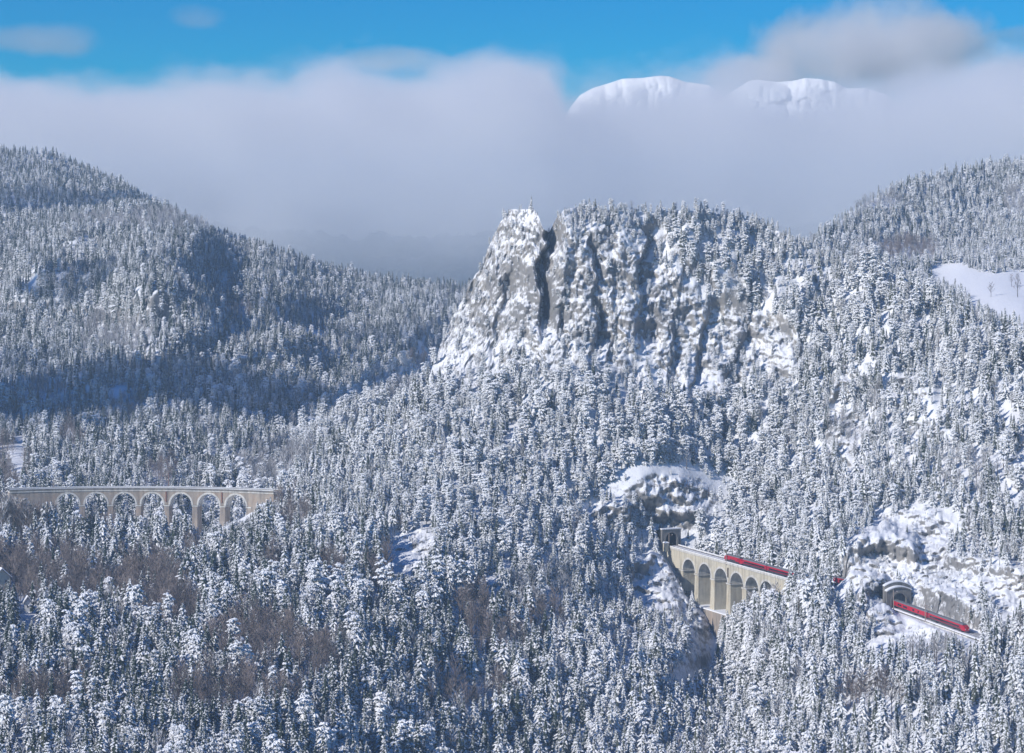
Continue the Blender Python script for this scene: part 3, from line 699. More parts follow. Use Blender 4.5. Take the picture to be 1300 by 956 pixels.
P = {q: (v[okm] if isinstance(v, np.ndarray) else v) for q, v in P.items()}; k = k[okm]
add_trees(P, k, 1.0)
def scrub():
    m = out > .3
    ii, jj = np.nonzero(m[:-1, :-1]); sel = rng.random(len(ii)) < .045*np.clip(.4+2.2*fbm(px[ii, jj]/20, row[ii, jj]/16, 0, 2, 97), .03, 1.5); ii, jj = ii[sel], jj[sel]
    dn_ = np.minimum(path_dist(X[ii, jj], Y[ii, jj], NEAR, -6, 200), path_dist(X[ii, jj], Y[ii, jj], LOW, LOW.px(1134), LOW.L))
    for a, b, d in zip(ii, jj, dn_):
        if d < 8: continue
        q = rng.random()
        PL.append((float(X[a, b]), float(Y[a, b]), float(Z[a, b])-1.0, 3 if q < .5 else (2 if q < .62 else 1), int(rng.integers(0, 2)), float(rng.random()*6.28), float(rng.uniform(.12, .34)), 'outcrop'))
scrub()
def ridge_trees():
    """a fringe of stunted trees along the crest of the crag"""
    for b_ in np.arange(640, 1075, 2.1):
        if 685 < b_ < 706 or rng.random() < .15: continue
        for q_ in range(2):
            c_ = int(np.argmin(abs(px[0]-b_-rng.uniform(-1, 1)))); r_ = -1-int(rng.integers(0, 12))
            PL.append((float(X[r_, c_]), float(Y[r_, c_]), float(Z[r_, c_])-.4, 1 if rng.random() < .6 else 0, int(rng.integers(0, 4)), float(rng.random()*6.28), float(rng.uniform(.22, .55)*(1 if b_ > 740 else .6)), 'crag'))
ridge_trees()
def clump_cliff():
    """stunted pines and rime-covered scrub that cling to the ledges of the crag: spaced by face area"""
    m = (crag > .25)
    ii, jj = np.nonzero(m[:-1, :-1]); sel = rng.random(len(ii)) < .030*np.clip(.5+1.6*fbm(px[ii, jj]/35, row[ii, jj]/35, 0, 2, 87), .05, 1.5)*(.6+1.6*sstep(330, 262, row[ii, jj])*sstep(700, 760, px[ii, jj])); ii, jj = ii[sel], jj[sel]
    for a, b in zip(ii, jj):
        PL.append((float(X[a, b]), float(Y[a, b]), float(Z[a, b])-.3, 1 if rng.random() < .8 else 3, int(rng.integers(0, 2)), float(rng.random()*6.28), float(rng.uniform(.14, .42)), 'crag'))
clump_cliff()
# a close screen of trees between the short viaduct and the spur, in front of the train's tail
for p_ in np.arange(1003, 1055, 1.7):
    for q_ in range(3):
        b_ = p_+rng.uniform(-1, 1); yy = float(near_y(b_))-rng.uniform(8, 34)
        k_ = np.argmin(((650+F*X/Y)-b_)**2*4+(Y-yy)**2); x0_, y0_, z0_ = X.flat[k_], Y.flat[k_], Z.flat[k_]
        top = (H0-rng.uniform(716, 734))/F*y0_; hh = top-z0_
        if 8 < hh < 36: PL.append((float(x0_), float(y0_), float(z0_)-.4, 0, int(rng.integers(0, 6)), float(rng.random()*6.28), float(hh/16), 'A'))
# thicket in front of the solid left end of the long viaduct
for p_ in np.arange(-14, 74, 2.6):
    for q_ in range(2):
        b_ = p_+rng.uniform(-1.2, 1.2); yy = 1466-rng.uniform(2, 30)-(18 if q_ else 0)
        k_ = np.argmin(((650+F*X/Y)-b_)**2*4+(Y-yy)**2); x0_, y0_, z0_ = X.flat[k_], Y.flat[k_], Z.flat[k_]
        top = (H0-(rng.uniform(623, 636) if b_ < 34 else rng.uniform(632, 645)))/F*y0_; hh = top-z0_
        kd_ = int(rng.choice([0, 2, 3], p=[.25, .45, .30]))
        if 6 < hh < 40: PL.append((float(x0_), float(y0_), float(z0_)-.4, kd_, int(rng.integers(0, 2)), float(rng.random()*6.28), float(hh/(16, 12.5, 14, 13)[kd_]), 'A'))
# left hills
X, Y, Z, px, row = C
CL_C = [(268, 644, 26, 20), (300, 650, 18, 18), (22, 588, 11, 40, 4), (520, 386, 34, 5), (486, 381, 22, 4), (398, 425, 24, 7, 8), (292, 394, 14, 5, 10), (120, 395, 12, 8), (42, 365, 7, 12), (150, 500, 14, 10)]
dens = (1-.97*blobs(px, row, CL_C))*np.clip(1.0+.5*fbm(X/60, Y/60, 0*X, 2, 88), .5, 1)
height = 12.5+2*fbm(X/90, Y/90, 0*X, 2, 89)-3*sstep(400, 220, row)
P = sample_sheet(X, Y, Z, px, row, 5.5, dens, np.full(px.shape, .12), height, 'C')
k = allocate(P, dict(brown=[(12, 600, 26, 40), (205, 610, 22, 20), (160, 520, 30, 16), (60, 500, 24, 20), (540, 460, 24, 14), (300, 400, 20, 10), (90, 560, 18, 14)], frost=[(200, 285, 110, 12), (150, 430, 50, 26)], fbase=.04))
okm = (P['px'] > -250) & (P['px'] < 640)
P = {q: (v[okm] if isinstance(v, np.ndarray) else v) for q, v in P.items()}; add_trees(P, k[okm], 1.0)
# spur behind the viaduct
X, Y, Z, px, row = B
dens = np.clip(1.0+.4*fbm(X/60, Y/60, 0*X, 2, 90), .6, 1)*(1-.9*blobs(px, row, [(275, 640, 30, 22)]))
P = sample_sheet(X, Y, Z, px, row, 4.8, dens, np.full(px.shape, .35), 13+2*fbm(X/90, Y/90, 0*X, 2, 91), 'B')
k = allocate(P, dict(brown=[(540, 462, 26, 14)], frost=[(350, 600, 60, 26)], fbase=.1)); add_trees(P, k, 1.0)
# right hill and its meadow
X, Y, Z, px, row = Dh
MEAD = [(1240, 362, 66, 17, 4), (1205, 345, 30, 9, 0), (1270, 385, 60, 26, 22), (1330, 375, 60, 30, 10), (1300, 360, 50, 14, 5)]
dens = np.where(blobs(px, row, MEAD) > .45, 0, 1)*np.clip(1.0+.4*fbm(X/60, Y/60, 0*X, 2, 92), .6, 1)
small = blobs(px, row, [(1290, 325, 80, 24, -8)])
P = sample_sheet(X, Y, Z, px, row, 4.9, dens, np.full(px.shape, .15), 10.5-3*small, 'D')
k = allocate(P, dict(brown=[(1150, 322, 36, 14)], frost=[(1150, 322, 50, 16), (1100, 262, 50, 12), (1290, 262, 20, 20)], fbase=.06)); add_trees(P, k, 1.0)
# coarse depth map of the forest as seen from the viewpoint: tells which trees really show
OCC = np.full((240, 326), 1e9)
for r in PL:
    H_ = BASE_H[KIND[r[3]]]*r[6]; w = 1.7*r[6]
    if r[3] > 1: continue
    b, r0 = proj(r[0], r[1], r[2]+H_*.05); _, r1 = proj(r[0], r[1], r[2]+H_*.85); hw = w*F/r[1]*.6
    j0, j1 = int((b-hw)/4), int((b+hw)/4)+1; i0, i1 = int(r1/4), int(r0/4)+1
    if j1 <= 0 or j0 >= 326 or i1 <= 0 or i0 >= 240: continue
    s = OCC[max(0, i0):i1, max(0, j0):j1]; np.minimum(s, r[1], out=s)
INDIV = 300
# ------------------------------------------------------------------ trees as objects
def in_frame(x, y, z, h):
    b, r0 = proj(x, y, z); _, r1 = proj(x, y, z+h); return -5 < b < 1305 and r1 < 950 and r0 > 0
def region(px_, row_, zone):
    if zone == 'outcrop': return 'on the rocky outcrops by the tunnels'
    if zone == 'crag': return 'clinging to the ledges of the pale crag'
    if zone == 'C': return 'on the shaded left hillside'
    if zone == 'D': return 'by the meadow on the right hill'
    if zone == 'B': return 'on the spur behind the long viaduct'
    ro = 'at the bottom edge' if row_ > 880 else ('low down' if row_ > 800 else ('halfway up' if row_ > 700 else 'high up'))
    xs = [(90, 'near the left border'), (190, 'under the left viaduct arches'), (300, 'under the right viaduct arches'), (400, 'just right of the long viaduct'), (520, 'left of the bright snow patch'), (610, 'beneath the bright snow patch'),
          (700, 'left of the picture middle gully'), (800, 'left of the snowy rock gully'), (880, 'in the snowy rock gully'), (950, 'below the short viaduct'), (1040, 'right of the short viaduct'), (1120, 'between the two trains'), (1200, 'below the lower tunnel'), (1400, 'near the right border')]
    return '%s, %s' % (ro, next(t for lim, t in xs if px_ < lim))
DESC = {'spruce_tree': ('snowy spruce', 'spruce'), 'pine_tree': ('round snowy pine', 'pine tree'), 'bare_tree': ('bare brown tree', 'bare tree'), 'frosted_tree': ('frosted leafless tree', 'frosted tree')}
PROTO_OBJ = {}
col_hidden = {}
for kd, lst in PROTO.items():
    c = bpy.data.collections.new('shapes_of_'+kd); col_hidden[kd] = c
    for i, (cm, tm) in enumerate(lst):
        a = np.array([v.co[:] for v in cm.vertices]); b = np.array([v.co[:] for v in tm.vertices])
        jm = bpy.data.meshes.new(kd+'_shape'); bm = bmesh.new(); bm.from_mesh(cm); nf = len(bm.faces); bm.from_mesh(tm)
        bm.faces.ensure_lookup_table()
        for f in bm.faces[nf:]: f.material_index = 1
        bm.to_mesh(jm); bm.free(); jm.materials.clear(); jm.materials.append(cm.materials[0]); jm.materials.append(M['bark'])
        o = bpy.data.objects.new('%s_shape_%d' % (kd, i), jm); c.objects.link(o)
def forest_object(name, kd, recs, label):
    m = bpy.data.meshes.new(name); n = len(recs); a = np.array([[r[0], r[1], r[2]] for r in recs], np.float32)
    m.vertices.add(n); m.vertices.foreach_set('co', a.ravel())
    for nm, tp, vals in (('variant', 'INT', [r[4] for r in recs]), ('turn', 'FLOAT', [r[5] for r in recs]), ('size', 'FLOAT', [r[6] for r in recs]), ('girth', 'FLOAT', [r[6]*(.85+.35*((r[5]*7.7) % 1)) for r in recs])):
        at_ = m.attributes.new(nm, tp, 'POINT'); at_.data.foreach_set('value', np.array(vals, np.int32 if tp == 'INT' else np.float32))
    o = bpy.data.objects.new(name, m); COL.objects.link(o); tag(o, label, kind='stuff')
    ng = bpy.data.node_groups.new('scatter_'+name, 'GeometryNodeTree')
    ng.interface.new_socket('Geometry', in_out='INPUT', socket_type='NodeSocketGeometry'); ng.interface.new_socket('Geometry', in_out='OUTPUT', socket_type='NodeSocketGeometry')
    gi = N(ng, 'NodeGroupInput'); go = N(ng, 'NodeGroupOutput'); ip = N(ng, 'GeometryNodeInstanceOnPoints'); ci = N(ng, 'GeometryNodeCollectionInfo')
    ci.inputs['Collection'].default_value = col_hidden[kd]; ci.inputs['Separate Children'].default_value = True; ci.inputs['Reset Children'].default_value = True
    def attr(nm, tp):
        q = N(ng, 'GeometryNodeInputNamedAttribute', data_type=tp); q.inputs['Name'].default_value = nm; return q.outputs['Attribute']
    cr = N(ng, 'ShaderNodeCombineXYZ'); ng.links.new(attr('turn', 'FLOAT'), cr.inputs[2])
    cs = N(ng, 'ShaderNodeCombineXYZ'); g_ = attr('girth', 'FLOAT'); ng.links.new(g_, cs.inputs[0]); ng.links.new(g_, cs.inputs[1]); ng.links.new(attr('size', 'FLOAT'), cs.inputs[2])
    ng.links.new(gi.outputs[0], ip.inputs['Points']); ng.links.new(ci.outputs[0], ip.inputs['Instance']); ip.inputs['Pick Instance'].default_value = True
    ng.links.new(attr('variant', 'INT'), ip.inputs['Instance Index']); ng.links.new(cr.outputs[0], ip.inputs['Rotation']); ng.links.new(cs.outputs[0], ip.inputs['Scale'])
    ng.links.new(ip.outputs[0], go.inputs[0])
    md = o.modifiers.new('scatter', 'NODES'); md.node_group = ng
    return o
def one_tree(r):
    kd = KIND[r[3]]; cm, tm = PROTO[kd][r[4]]; h = BASE_H[kd]*r[6]
    b, rw = proj(r[0], r[1], r[2]+h/2); d, cat = DESC[kd]
    sz = 'towering' if h > 23 else ('tall' if h > 18.5 else ('middling' if h > 13 else ('low' if h > 7 else 'tiny')))
    t = empty(kd, (r[0], r[1], r[2]), r[5], '%s %s %s' % (sz, d, region(b, rw, r[7])), cat, d+' '+region(b, rw, r[7]))
    g_ = r[6]*(.85+.35*((r[5]*7.7) % 1)); t.scale = (g_, g_, r[6])
    for nm, me in (('crown', cm), ('trunk', tm)):
        o = bpy.data.objects.new(nm, me); COL.objects.link(o); o.parent = t
    return t
for ki, kd in enumerate(KIND):
    recs = [r for r in PL if r[3] == ki]
    # screen-space thinning keeps trees that are hidden behind larger ones out of the list of individuals
    vis = sorted([r for r in recs if in_frame(r[0], r[1], r[2], BASE_H[kd]*r[6])], key=lambda r: -r[6]*BASE_H[kd]/r[1])
    n_ind = INDIV
    chosen = []; 
    for r in vis:
        b, rw = proj(r[0], r[1], r[2]+BASE_H[kd]*r[6]*.8)
        if OCC is not None:
            jx, jy = int(b/4), int(rw/4)
            if 0 <= jx < OCC.shape[1] and 0 <= jy < OCC.shape[0] and OCC[jy, jx] < r[1]-3: continue
        chosen.append(r)
        if len(chosen) >= n_ind: break
    ids = set(id(r) for r in chosen)
    for r in chosen: one_tree(r)
    rest = [r for r in recs if id(r) not in ids]
    print(kd, len(recs), 'individual', len(chosen))
    if rest:
        forest_object({'spruce_tree': 'spruce_forest', 'pine_tree': 'pine_forest', 'bare_tree': 'bare_wood', 'frosted_tree': 'frosted_wood'}[kd], kd, rest,
                      {'spruce_tree': 'snow-covered spruce forest over all the slopes', 'pine_tree': 'snowy pines and scrub on the crag and upper slopes', 'bare_tree': 'brown leafless woodland in patches on the valley floor', 'frosted_tree': 'rime-whitened leafless trees among the conifers'}[kd])
# ------------------------------------------------------------------ masonry
def masonry(name, a, b_, c, course=.55):
    m, nt, b = new_mat(name); n1 = noise_node(nt, .12, 4, rough=.7); n2 = noise_node(nt, 1.4, 3)
    r = ramp(nt, n1.outputs[0], [(.3, a), (.5, b_), (.68, c)])
    c2 = mixc(nt, mth(nt, 'MULTIPLY', n2.outputs[0], .35), r.outputs[0], tuple(x*.55 for x in a))
    tcs = N(nt, 'ShaderNodeTexCoord'); mps = N(nt, 'ShaderNodeMapping'); mps.inputs['Scale'].default_value = (.55, .55, .07); nt.links.new(tcs.outputs['Object'], mps.inputs[0])
    ns = N(nt, 'ShaderNodeTexNoise'); ns.inputs['Scale'].default_value = 1; ns.inputs['Detail'].default_value = 4; nt.links.new(mps.outputs[0], ns.inputs['Vector'])
    st = ramp(nt, ns.outputs[0], [(.45, (0, 0, 0)), (.70, (.6, .6, .6))])
    c2 = mixc(nt, st.outputs[0], c2, tuple(x*.5 for x in a))
    nt.links.new(c2, b.inputs['Base Color']); b.inputs['Roughness'].default_value = .9
    tc = N(nt, 'ShaderNodeTexCoord'); mp = N(nt, 'ShaderNodeMapping'); mp.inputs['Rotation'].default_value = (math.radians(90), 0, 0)
    br = N(nt, 'ShaderNodeTexBrick'); br.inputs['Scale'].default_value = .8; nt.links.new(tc.outputs['Object'], mp.inputs[0]); nt.links.new(mp.outputs[0], br.inputs[0])
    bp = N(nt, 'ShaderNodeBump'); bp.inputs['Strength'].default_value = .3; bp.inputs['Distance'].default_value = .1
    nt.links.new(br.outputs['Fac'], bp.inputs['Height']); nt.links.new(bp.outputs[0], b.inputs['Normal']); return m
M['brick'] = masonry('weathered_viaduct_masonry', (.30, .26, .23), (.43, .37, .31), (.46, .33, .24))
M['cream'] = masonry('pale_viaduct_masonry', (.48, .44, .35), (.64, .59, .47), (.60, .52, .38))
M['ring'] = masonry('dressed_stone', (.56, .54, .50), (.70, .68, .63), (.66, .62, .55))
M['portal'] = masonry('dark_portal_stone', (.15, .15, .15), (.24, .23, .22), (.30, .27, .22))
M['bore'] = simple('shade_black_lining', (.010, .010, .011), .95, .2, .3, .05)  # tunnel darkness put into the lining colour; niche back reuses it
M['concrete'] = simple('concrete', (.45, .44, .42), .9, .1, .5)
M['rail'] = simple('rail_steel', (.10, .085, .08), .5, .1, 1, .5)
M['ballast'] = snowy('snowed_ballast', (.16, .15, .15), (.24, .22, .21), thr=.72, soft=.5, nscale=.5, namp=.6)
M['red'] = simple('carmine_train_paint', (.44, .010, .030), .35, .06, .2, .5)
M['dred'] = simple('dark_red_train_paint', (.22, .012, .03), .35, .06, .2, .5)
M['dgrey'] = simple('dark_grey_train_paint', (.045, .05, .055), .4, .1, .2, .5)
M['glass'] = simple('dark_window_glass', (.015, .018, .022), .08, .05, .2, .8)
M['roofm'] = simple('train_roof_grey', (.16, .17, .18), .5, .1, .3, .4)
M['white'] = simple('white_paint', (.8, .8, .8), .5, .03, .3, .4)
M['rust'] = simple('rust_brown_mast_paint', (.24, .12, .09), .7, .15, .5)
M['mast'] = simple('weathered_mast_concrete', (.36, .29, .24), .8, .12, .5)
M['wood'] = simple('dark_timber', (.10, .075, .06), .8, .2, 1)
M['plaster'] = simple('pale_yellow_plaster', (.70, .64, .48), .9, .05, .5)
def seg_sweep(fn, s0, s1, prof, step=3.0, zf=None):
    """sweep a closed (t, z) profile along a line"""
    mb = MB(); n = max(1, int(math.ceil((s1-s0)/step)))
    secs = [[fn.fr(s0+(s1-s0)*i/n, t, z) for t, z in prof] for i in range(n+1)]
    mb.sweep(secs); return mb
def rect(t0, t1, z0, z1): return [(t0, z0), (t1, z0), (t1, z1), (t0, z1)]
def viaduct(fn, label, s0, s1, bays, r, zs, tw, mat, pier_w, pier_bot, parapet=True, proud=.35, pier_mat=None):
    o = empty('stone_viaduct', fn(fn.L/2), 0, label, 'viaduct'); inv = Matrix.Translation(-o.location)
    def put(mb, name, m):
        q = mb.build(name, m, o); q.data.transform(inv); return q
    edges = [s0]+[(a+b)/2 for a, b in zip(bays, bays[1:])]
    pitch = (bays[-1]-bays[0])/(len(bays)-1)
    edges = [bays[0]-pitch/2]+[(a+b)/2 for a, b in zip(bays, bays[1:])]+[bays[-1]+pitch/2]
    for i, c in enumerate(bays):
        mb = MB(); secs = []
        e0, e1 = edges[i]+.01, edges[i+1]-.01
        def sec(s, b): secs.append([fn.fr(s, -tw, b), fn.fr(s, tw, b), fn.fr(s, tw, -1.0), fn.fr(s, -tw, -1.0)])
        sec(e0, zs)
        for k in range(21):
            a = math.pi*(1-k/20); sec(c+r*math.cos(a), zs+r*math.sin(a)+.001)
        sec(e1, zs); mb.sweep(secs); put(mb, 'arch', mat)
        mb = MB(); secs = []
        for k in range(21):
            a = math.pi*(1-k/20); ca, sa = math.cos(a), math.sin(a); ri, ro = r-.06, r+1.05
            secs.append([fn.fr(c+ri*ca, -tw-.14, zs+ri*sa), fn.fr(c+ri*ca, tw+.14, zs+ri*sa), fn.fr(c+ro*ca, tw+.14, zs+ro*sa), fn.fr(c+ro*ca, -tw-.14, zs+ro*sa)])
        mb.sweep(secs); put(mb, 'arch_ring', M['ring'])
    for i, e in enumerate(edges):
        pw = pier_w; bot = pier_bot(e)
        mb = MB(); secs = []
        for z, k in ((zs-.35, 0), (zs-.35+(bot-zs)*.5, .25), (bot, .7)):
            secs.append([fn.fr(e-pw/2-k, -tw-k-.1, z), fn.fr(e+pw/2+k, -tw-k-.1, z), fn.fr(e+pw/2+k, tw+k+.1, z), fn.fr(e-pw/2-k, tw+k+.1, z)])
        mb.sweep(secs); put(mb, 'pier', pier_mat or mat)
        put(seg_sweep(fn, e-pw/2-proud, e+pw/2+proud, rect(-tw-proud, tw+proud, zs-.95, zs-.2)), 'impost', M['ring'])
    for a, b in ((s0, edges[0]), (edges[-1], s1)):
        if b-a > 2:
            put(seg_sweep(fn, a, b-.02, rect(-tw, tw, pier_bot(a)*.8 if a > 1 else -12, -1.0)), 'abutment', mat)
    put(seg_sweep(fn, s0, s1, rect(-tw-.4, tw+.4, -.99, -.35)), 'cornice', M['ring'])
    put(seg_sweep(fn, s0, s1, rect(-tw+.1, tw-.1, -.34, .0)), 'deck', M['ballast'])
    for sg in (-1, 1):
        a, b = sorted((sg*(tw+.25), sg*(tw-.2)))
        h = .95 if parapet else .3
        put(seg_sweep(fn, s0, s1, rect(a, b, -.34, h)), 'parapet', M['portal'] if parapet else M['ring'])
        put(seg_sweep(fn, s0, s1, rect(a-.06, b+.06, h+.004, h+.3)), 'snow_cap', M['snow'])
    for c in (-1.9, 1.9):
        for d in (-.72, .72):
            put(seg_sweep(fn, s0, s1, rect(c+d-.06, c+d+.06, .004, .17)), 'rail', M['rail'])
    put(seg_sweep(fn, s0, s1, rect(-.55, .55, .003, .12)), 'snow_strip', M['snow'])
    return o, put
far_bays = [FAR.px(p) for p in (86, 122.5, 159, 195, 232, 268, 303)]
vf, putf = viaduct(FAR, 'long curved stone viaduct with seven visible arches above the left forest', FAR.px(11), FAR.px(352), far_bays, 6.95, -9.3, 4.1, M['brick'], 3.2, lambda s: -46)
for p in (213, 285):
    s_ = FAR.px(p); sec = seg_sweep(FAR, s_-.35, s_+.35, rect(4.12, 4.5, -7.5, -.5)); putf(sec, 'drain_pipe', M['rust'])
near_bays = [NEAR.px(p) for p in (882, 902.3, 922.8, 943, 962.3, 981)]
vn, putn = viaduct(NEAR, 'short pale stone viaduct descending from the rock tunnel, a red train on it', 2, NEAR.px(1008), near_bays, 7.1, -11.6, 4.0, M['cream'], 4.2, lambda s: float(np.interp(s, [0, 10, 22, 40, 160], [-14, -17, -26, -33, -33])), False, .5)
s_ = NEAR.px(932); putn(seg_sweep(NEAR, s_-.4, s_+.4, rect(4.05, 4.5, -8.5, -3)), 'drain_pipe', M['wood'])
def arcade():
    """the lower tier that ties the pier feet together, with snow on its ledge"""
    s0, s1 = NEAR.px(889), NEAR.px(944); r = 3.6; tw = 6.2; secs = []
    cs = [NEAR.px(913), NEAR.px(934)]; mb = MB(); zt = -30.5; zs = -42
    def sec(s, b): secs.append([NEAR.fr(s, -tw, b), NEAR.fr(s, tw, b), NEAR.fr(s, tw, zt), NEAR.fr(s, -tw, zt)])
    sec(s0, -48)
    for c in cs:
        sec(c-r-.01, -48)
        for k in range(13):
            a = math.pi*(1-k/12); sec(c+r*math.cos(a), zs+r*math.sin(a))
        sec(c+r+.01, -48)
    sec(s1, -48); mb.sweep(secs); putn(mb, 'lower_arcade', M['brick'])
    putn(seg_sweep(NEAR, s0, s1, rect(-tw-.1, tw+.1, zt+.01, zt+.7)), 'ledge_snow', M['snow'])
arcade()
# ------------------------------------------------------------------ tunnels
def portal(fn, s, label, hw, z_spr, r, top, mat, curved, bore_len, thick=1.8, base=-3):
    o = empty('tunnel_portal', fn(s), 0, label, 'tunnel portal'); inv = Matrix.Translation(-o.location)
    def put(mb, name, m):
        q = mb.build(name, m, o); q.data.transform(inv); return q
    def slab(s0, s1, prof_b, prof_t, ts):
        mb = MB(); secs = [[fn.fr(s0, t, prof_b(t)), fn.fr(s1, t, prof_b(t)), fn.fr(s1, t, prof_t(t)), fn.fr(s0, t, prof_t(t))] for t in ts]
        mb.sweep(secs); return mb
    ts = [-hw, -r-.001]+[r*math.cos(math.pi*(1-k/24)) for k in range(25)]+[r+.001, hw]
    bot = lambda t: base if abs(t) > r+.0005 else z_spr+math.sqrt(max(0, r*r-t*t))
    tp = (lambda t: top-1.9*(t/hw)**2) if curved else (lambda t: top)
    if curved:
        ts = sorted(set(ts+list(np.linspace(-hw, -r-.3, 6))+list(np.linspace(r+.3, hw, 6))))
    put(slab(s-thick, s, bot, tp, ts), 'portal_wall', mat)
    mb = MB(); secs = []
    pts = [(-r, base)]+[(r*math.cos(math.pi*(1-k/20)), z_spr+r*math.sin(math.pi*k/20)) for k in range(21)]+[(r, base)]
    for t, z in pts:
        d = Vector((t, max(0, z-z_spr))); d = d.normalized() if d.length > 0 else Vector((1, 0)); q = .95
        secs.append([fn.fr(s-.4, t-d.x*.05, z-d.y*.05), fn.fr(s+.22, t-d.x*.05, z-d.y*.05), fn.fr(s+.22, t+d.x*q, z+d.y*q), fn.fr(s-.4, t+d.x*q, z+d.y*q)])
    mb.sweep(secs); put(mb, 'arch_ring', M['portal'])
    tt = list(np.linspace(-hw-.25, hw+.25, 17))
    put(slab(s-thick-.2, s+.45, lambda t: tp(t)+.003, lambda t: tp(t)+.6, tt), 'coping', mat)
    put(slab(s-thick-.2, s+.5, lambda t: tp(t)+.605, lambda t: tp(t)+1.15, tt), 'snow_cap', M['snow'])
    if curved:   # raised back wall above a snowed ledge
        put(slab(s-thick-2.2, s-thick-.3, lambda t: 2, lambda t: tp(t)+2.9, tt), 'upper_wall', mat)
        put(slab(s-thick-2.4, s-thick-.2, lambda t: tp(t)+2.905, lambda t: tp(t)+3.4, tt), 'snow_cap', M['snow'])
    # bore
    mb = MB(); ring = [(t*1.004, z) for t, z in pts]; secs = [[fn.fr(s-thick+.3-d, t, z) for t, z in ring] for d in (0, bore_len*.5, bore_len)]
    n = len(ring); vs = [p for q in secs for p in q]
    fs = [(i*n+k, i*n+k+1, (i+1)*n+k+1, (i+1)*n+k) for i in range(2) for k in range(n-1)]+[tuple(range(2*n, 3*n))]
    mb.add(vs, fs); put(mb, 'bore', M['bore'])
    return o, put
portal(NEAR, 0.5, 'square dark stone tunnel mouth at the upper end of the short viaduct', 6.6, 3.9, 4.0, 9.2, M['portal'], False, 30)
portal(LOW, LOW.px(1141.5), 'round-topped grey stone tunnel mouth where the lower red train emerges', 7.5, 3.4, 4.5, 10.6, M['portal'], True, 26)
# little stone hut beside the upper tunnel mouth
h_ = empty('track_hut', NEAR.fr(5, 6.6, 0), math.atan2(-130, 62), 'tiny stone hut with snow on its roof left of the upper tunnel mouth', 'hut')
h_.scale = (.8, .8, .72)
mb = MB(); mb.box(-1.6, 1.6, -1.6, 1.6, -4, 3.0); mb.build('wall', M['cream'], h_)
mb = MB(); mb.box(-2, 2, -2, 2, 3.004, 3.3); mb.build('roof', M['portal'], h_)
mb = MB(); mb.add([(-2, -2, 3.304), (2, -2, 3.304), (2, 2, 3.304), (-2, 2, 3.304), (-1.2, -1.2, 4.3), (1.2, -1.2, 4.3), (1.2, 1.2, 4.3), (-1.2, 1.2, 4.3)], [(0, 1, 5, 4), (1, 2, 6, 5), (2, 3, 7, 6), (3, 0, 4, 7), (4, 5, 6, 7), (3, 2, 1, 0)]); mb.build('snow_cap', M['snow'], h_)
mb = MB(); mb.box(-.5, .5, 1.603, 1.68, -.2, 1.9); mb.build('door', M['wood'], h_)
# ------------------------------------------------------------------ trackside of the lower line
LT0, LT1 = LOW.px(1143), LOW.L*1.25
tb = seg_sweep(LOW, LT0, LT1, rect(-4.6, 4.6, -.9, -.02)).build('track_bed', M['ballast']); tb['kind'] = 'structure'
for c in (-1.9, 1.9):
    for d in (-.72, .72):
        q = seg_sweep(LOW, LT0, LT1, rect(c+d-.06, c+d+.06, .0, .17)).build('rail', M['rail'], tb)
seg_sweep(LOW, LT0, LT1, rect(3.5, 5.0, .0, .45)).build('snow_berm', M['snow'], tb)
tb2 = seg_sweep(NEAR, NEAR.px(1008)+.1, NEAR.L-2, rect(-4.2, 4.2, -.9, -.02)).build('track_bed', M['ballast']); tb2['kind'] = 'structure'
for d in (1.18, 2.62): seg_sweep(NEAR, NEAR.px(1008)+.1, NEAR.L-2, rect(d-.06, d+.06, .0, .17)).build('rail', M['rail'], tb2)
def retaining():
    o = empty('retaining_wall', LOW.fr(LOW.px(1205), 5.2, 0), 0, 'tan stone retaining wall with a small arched niche under the lower train', 'wall'); inv = Matrix.Translation(-o.location)
    s0, s1 = LOW.px(1186), LOW.px(1240); c = LOW.px(1199.5); r = 1.5; secs = []; mb = MB()
    def sec(s, b): secs.append([LOW.fr(s, 4.7, b), LOW.fr(s, 6.2, b), LOW.fr(s, 5.3, -.9), LOW.fr(s, 4.7, -.9)])
    sec(s0, -9); sec(c-r-.01, -9)
    for k in range(11):
        a = math.pi*(1-k/10); sec(c+r*math.cos(a), -4+r*math.sin(a))
    sec(c+r+.01, -9); sec(s1, -9); mb.sweep(secs); q = mb.build('wall_face', M['brick'], o); q.data.transform(inv)
    q = seg_sweep(LOW, s0, s1, rect(4.65, 5.6, -.89, -.3)).build('coping', M['ring'], o); q.data.transform(inv)
    q = seg_sweep(LOW, c-r, c+r, rect(4.72, 4.9, -9, -2.2)).build('niche_back', M['bore'], o); q.data.transform(inv)
retaining()
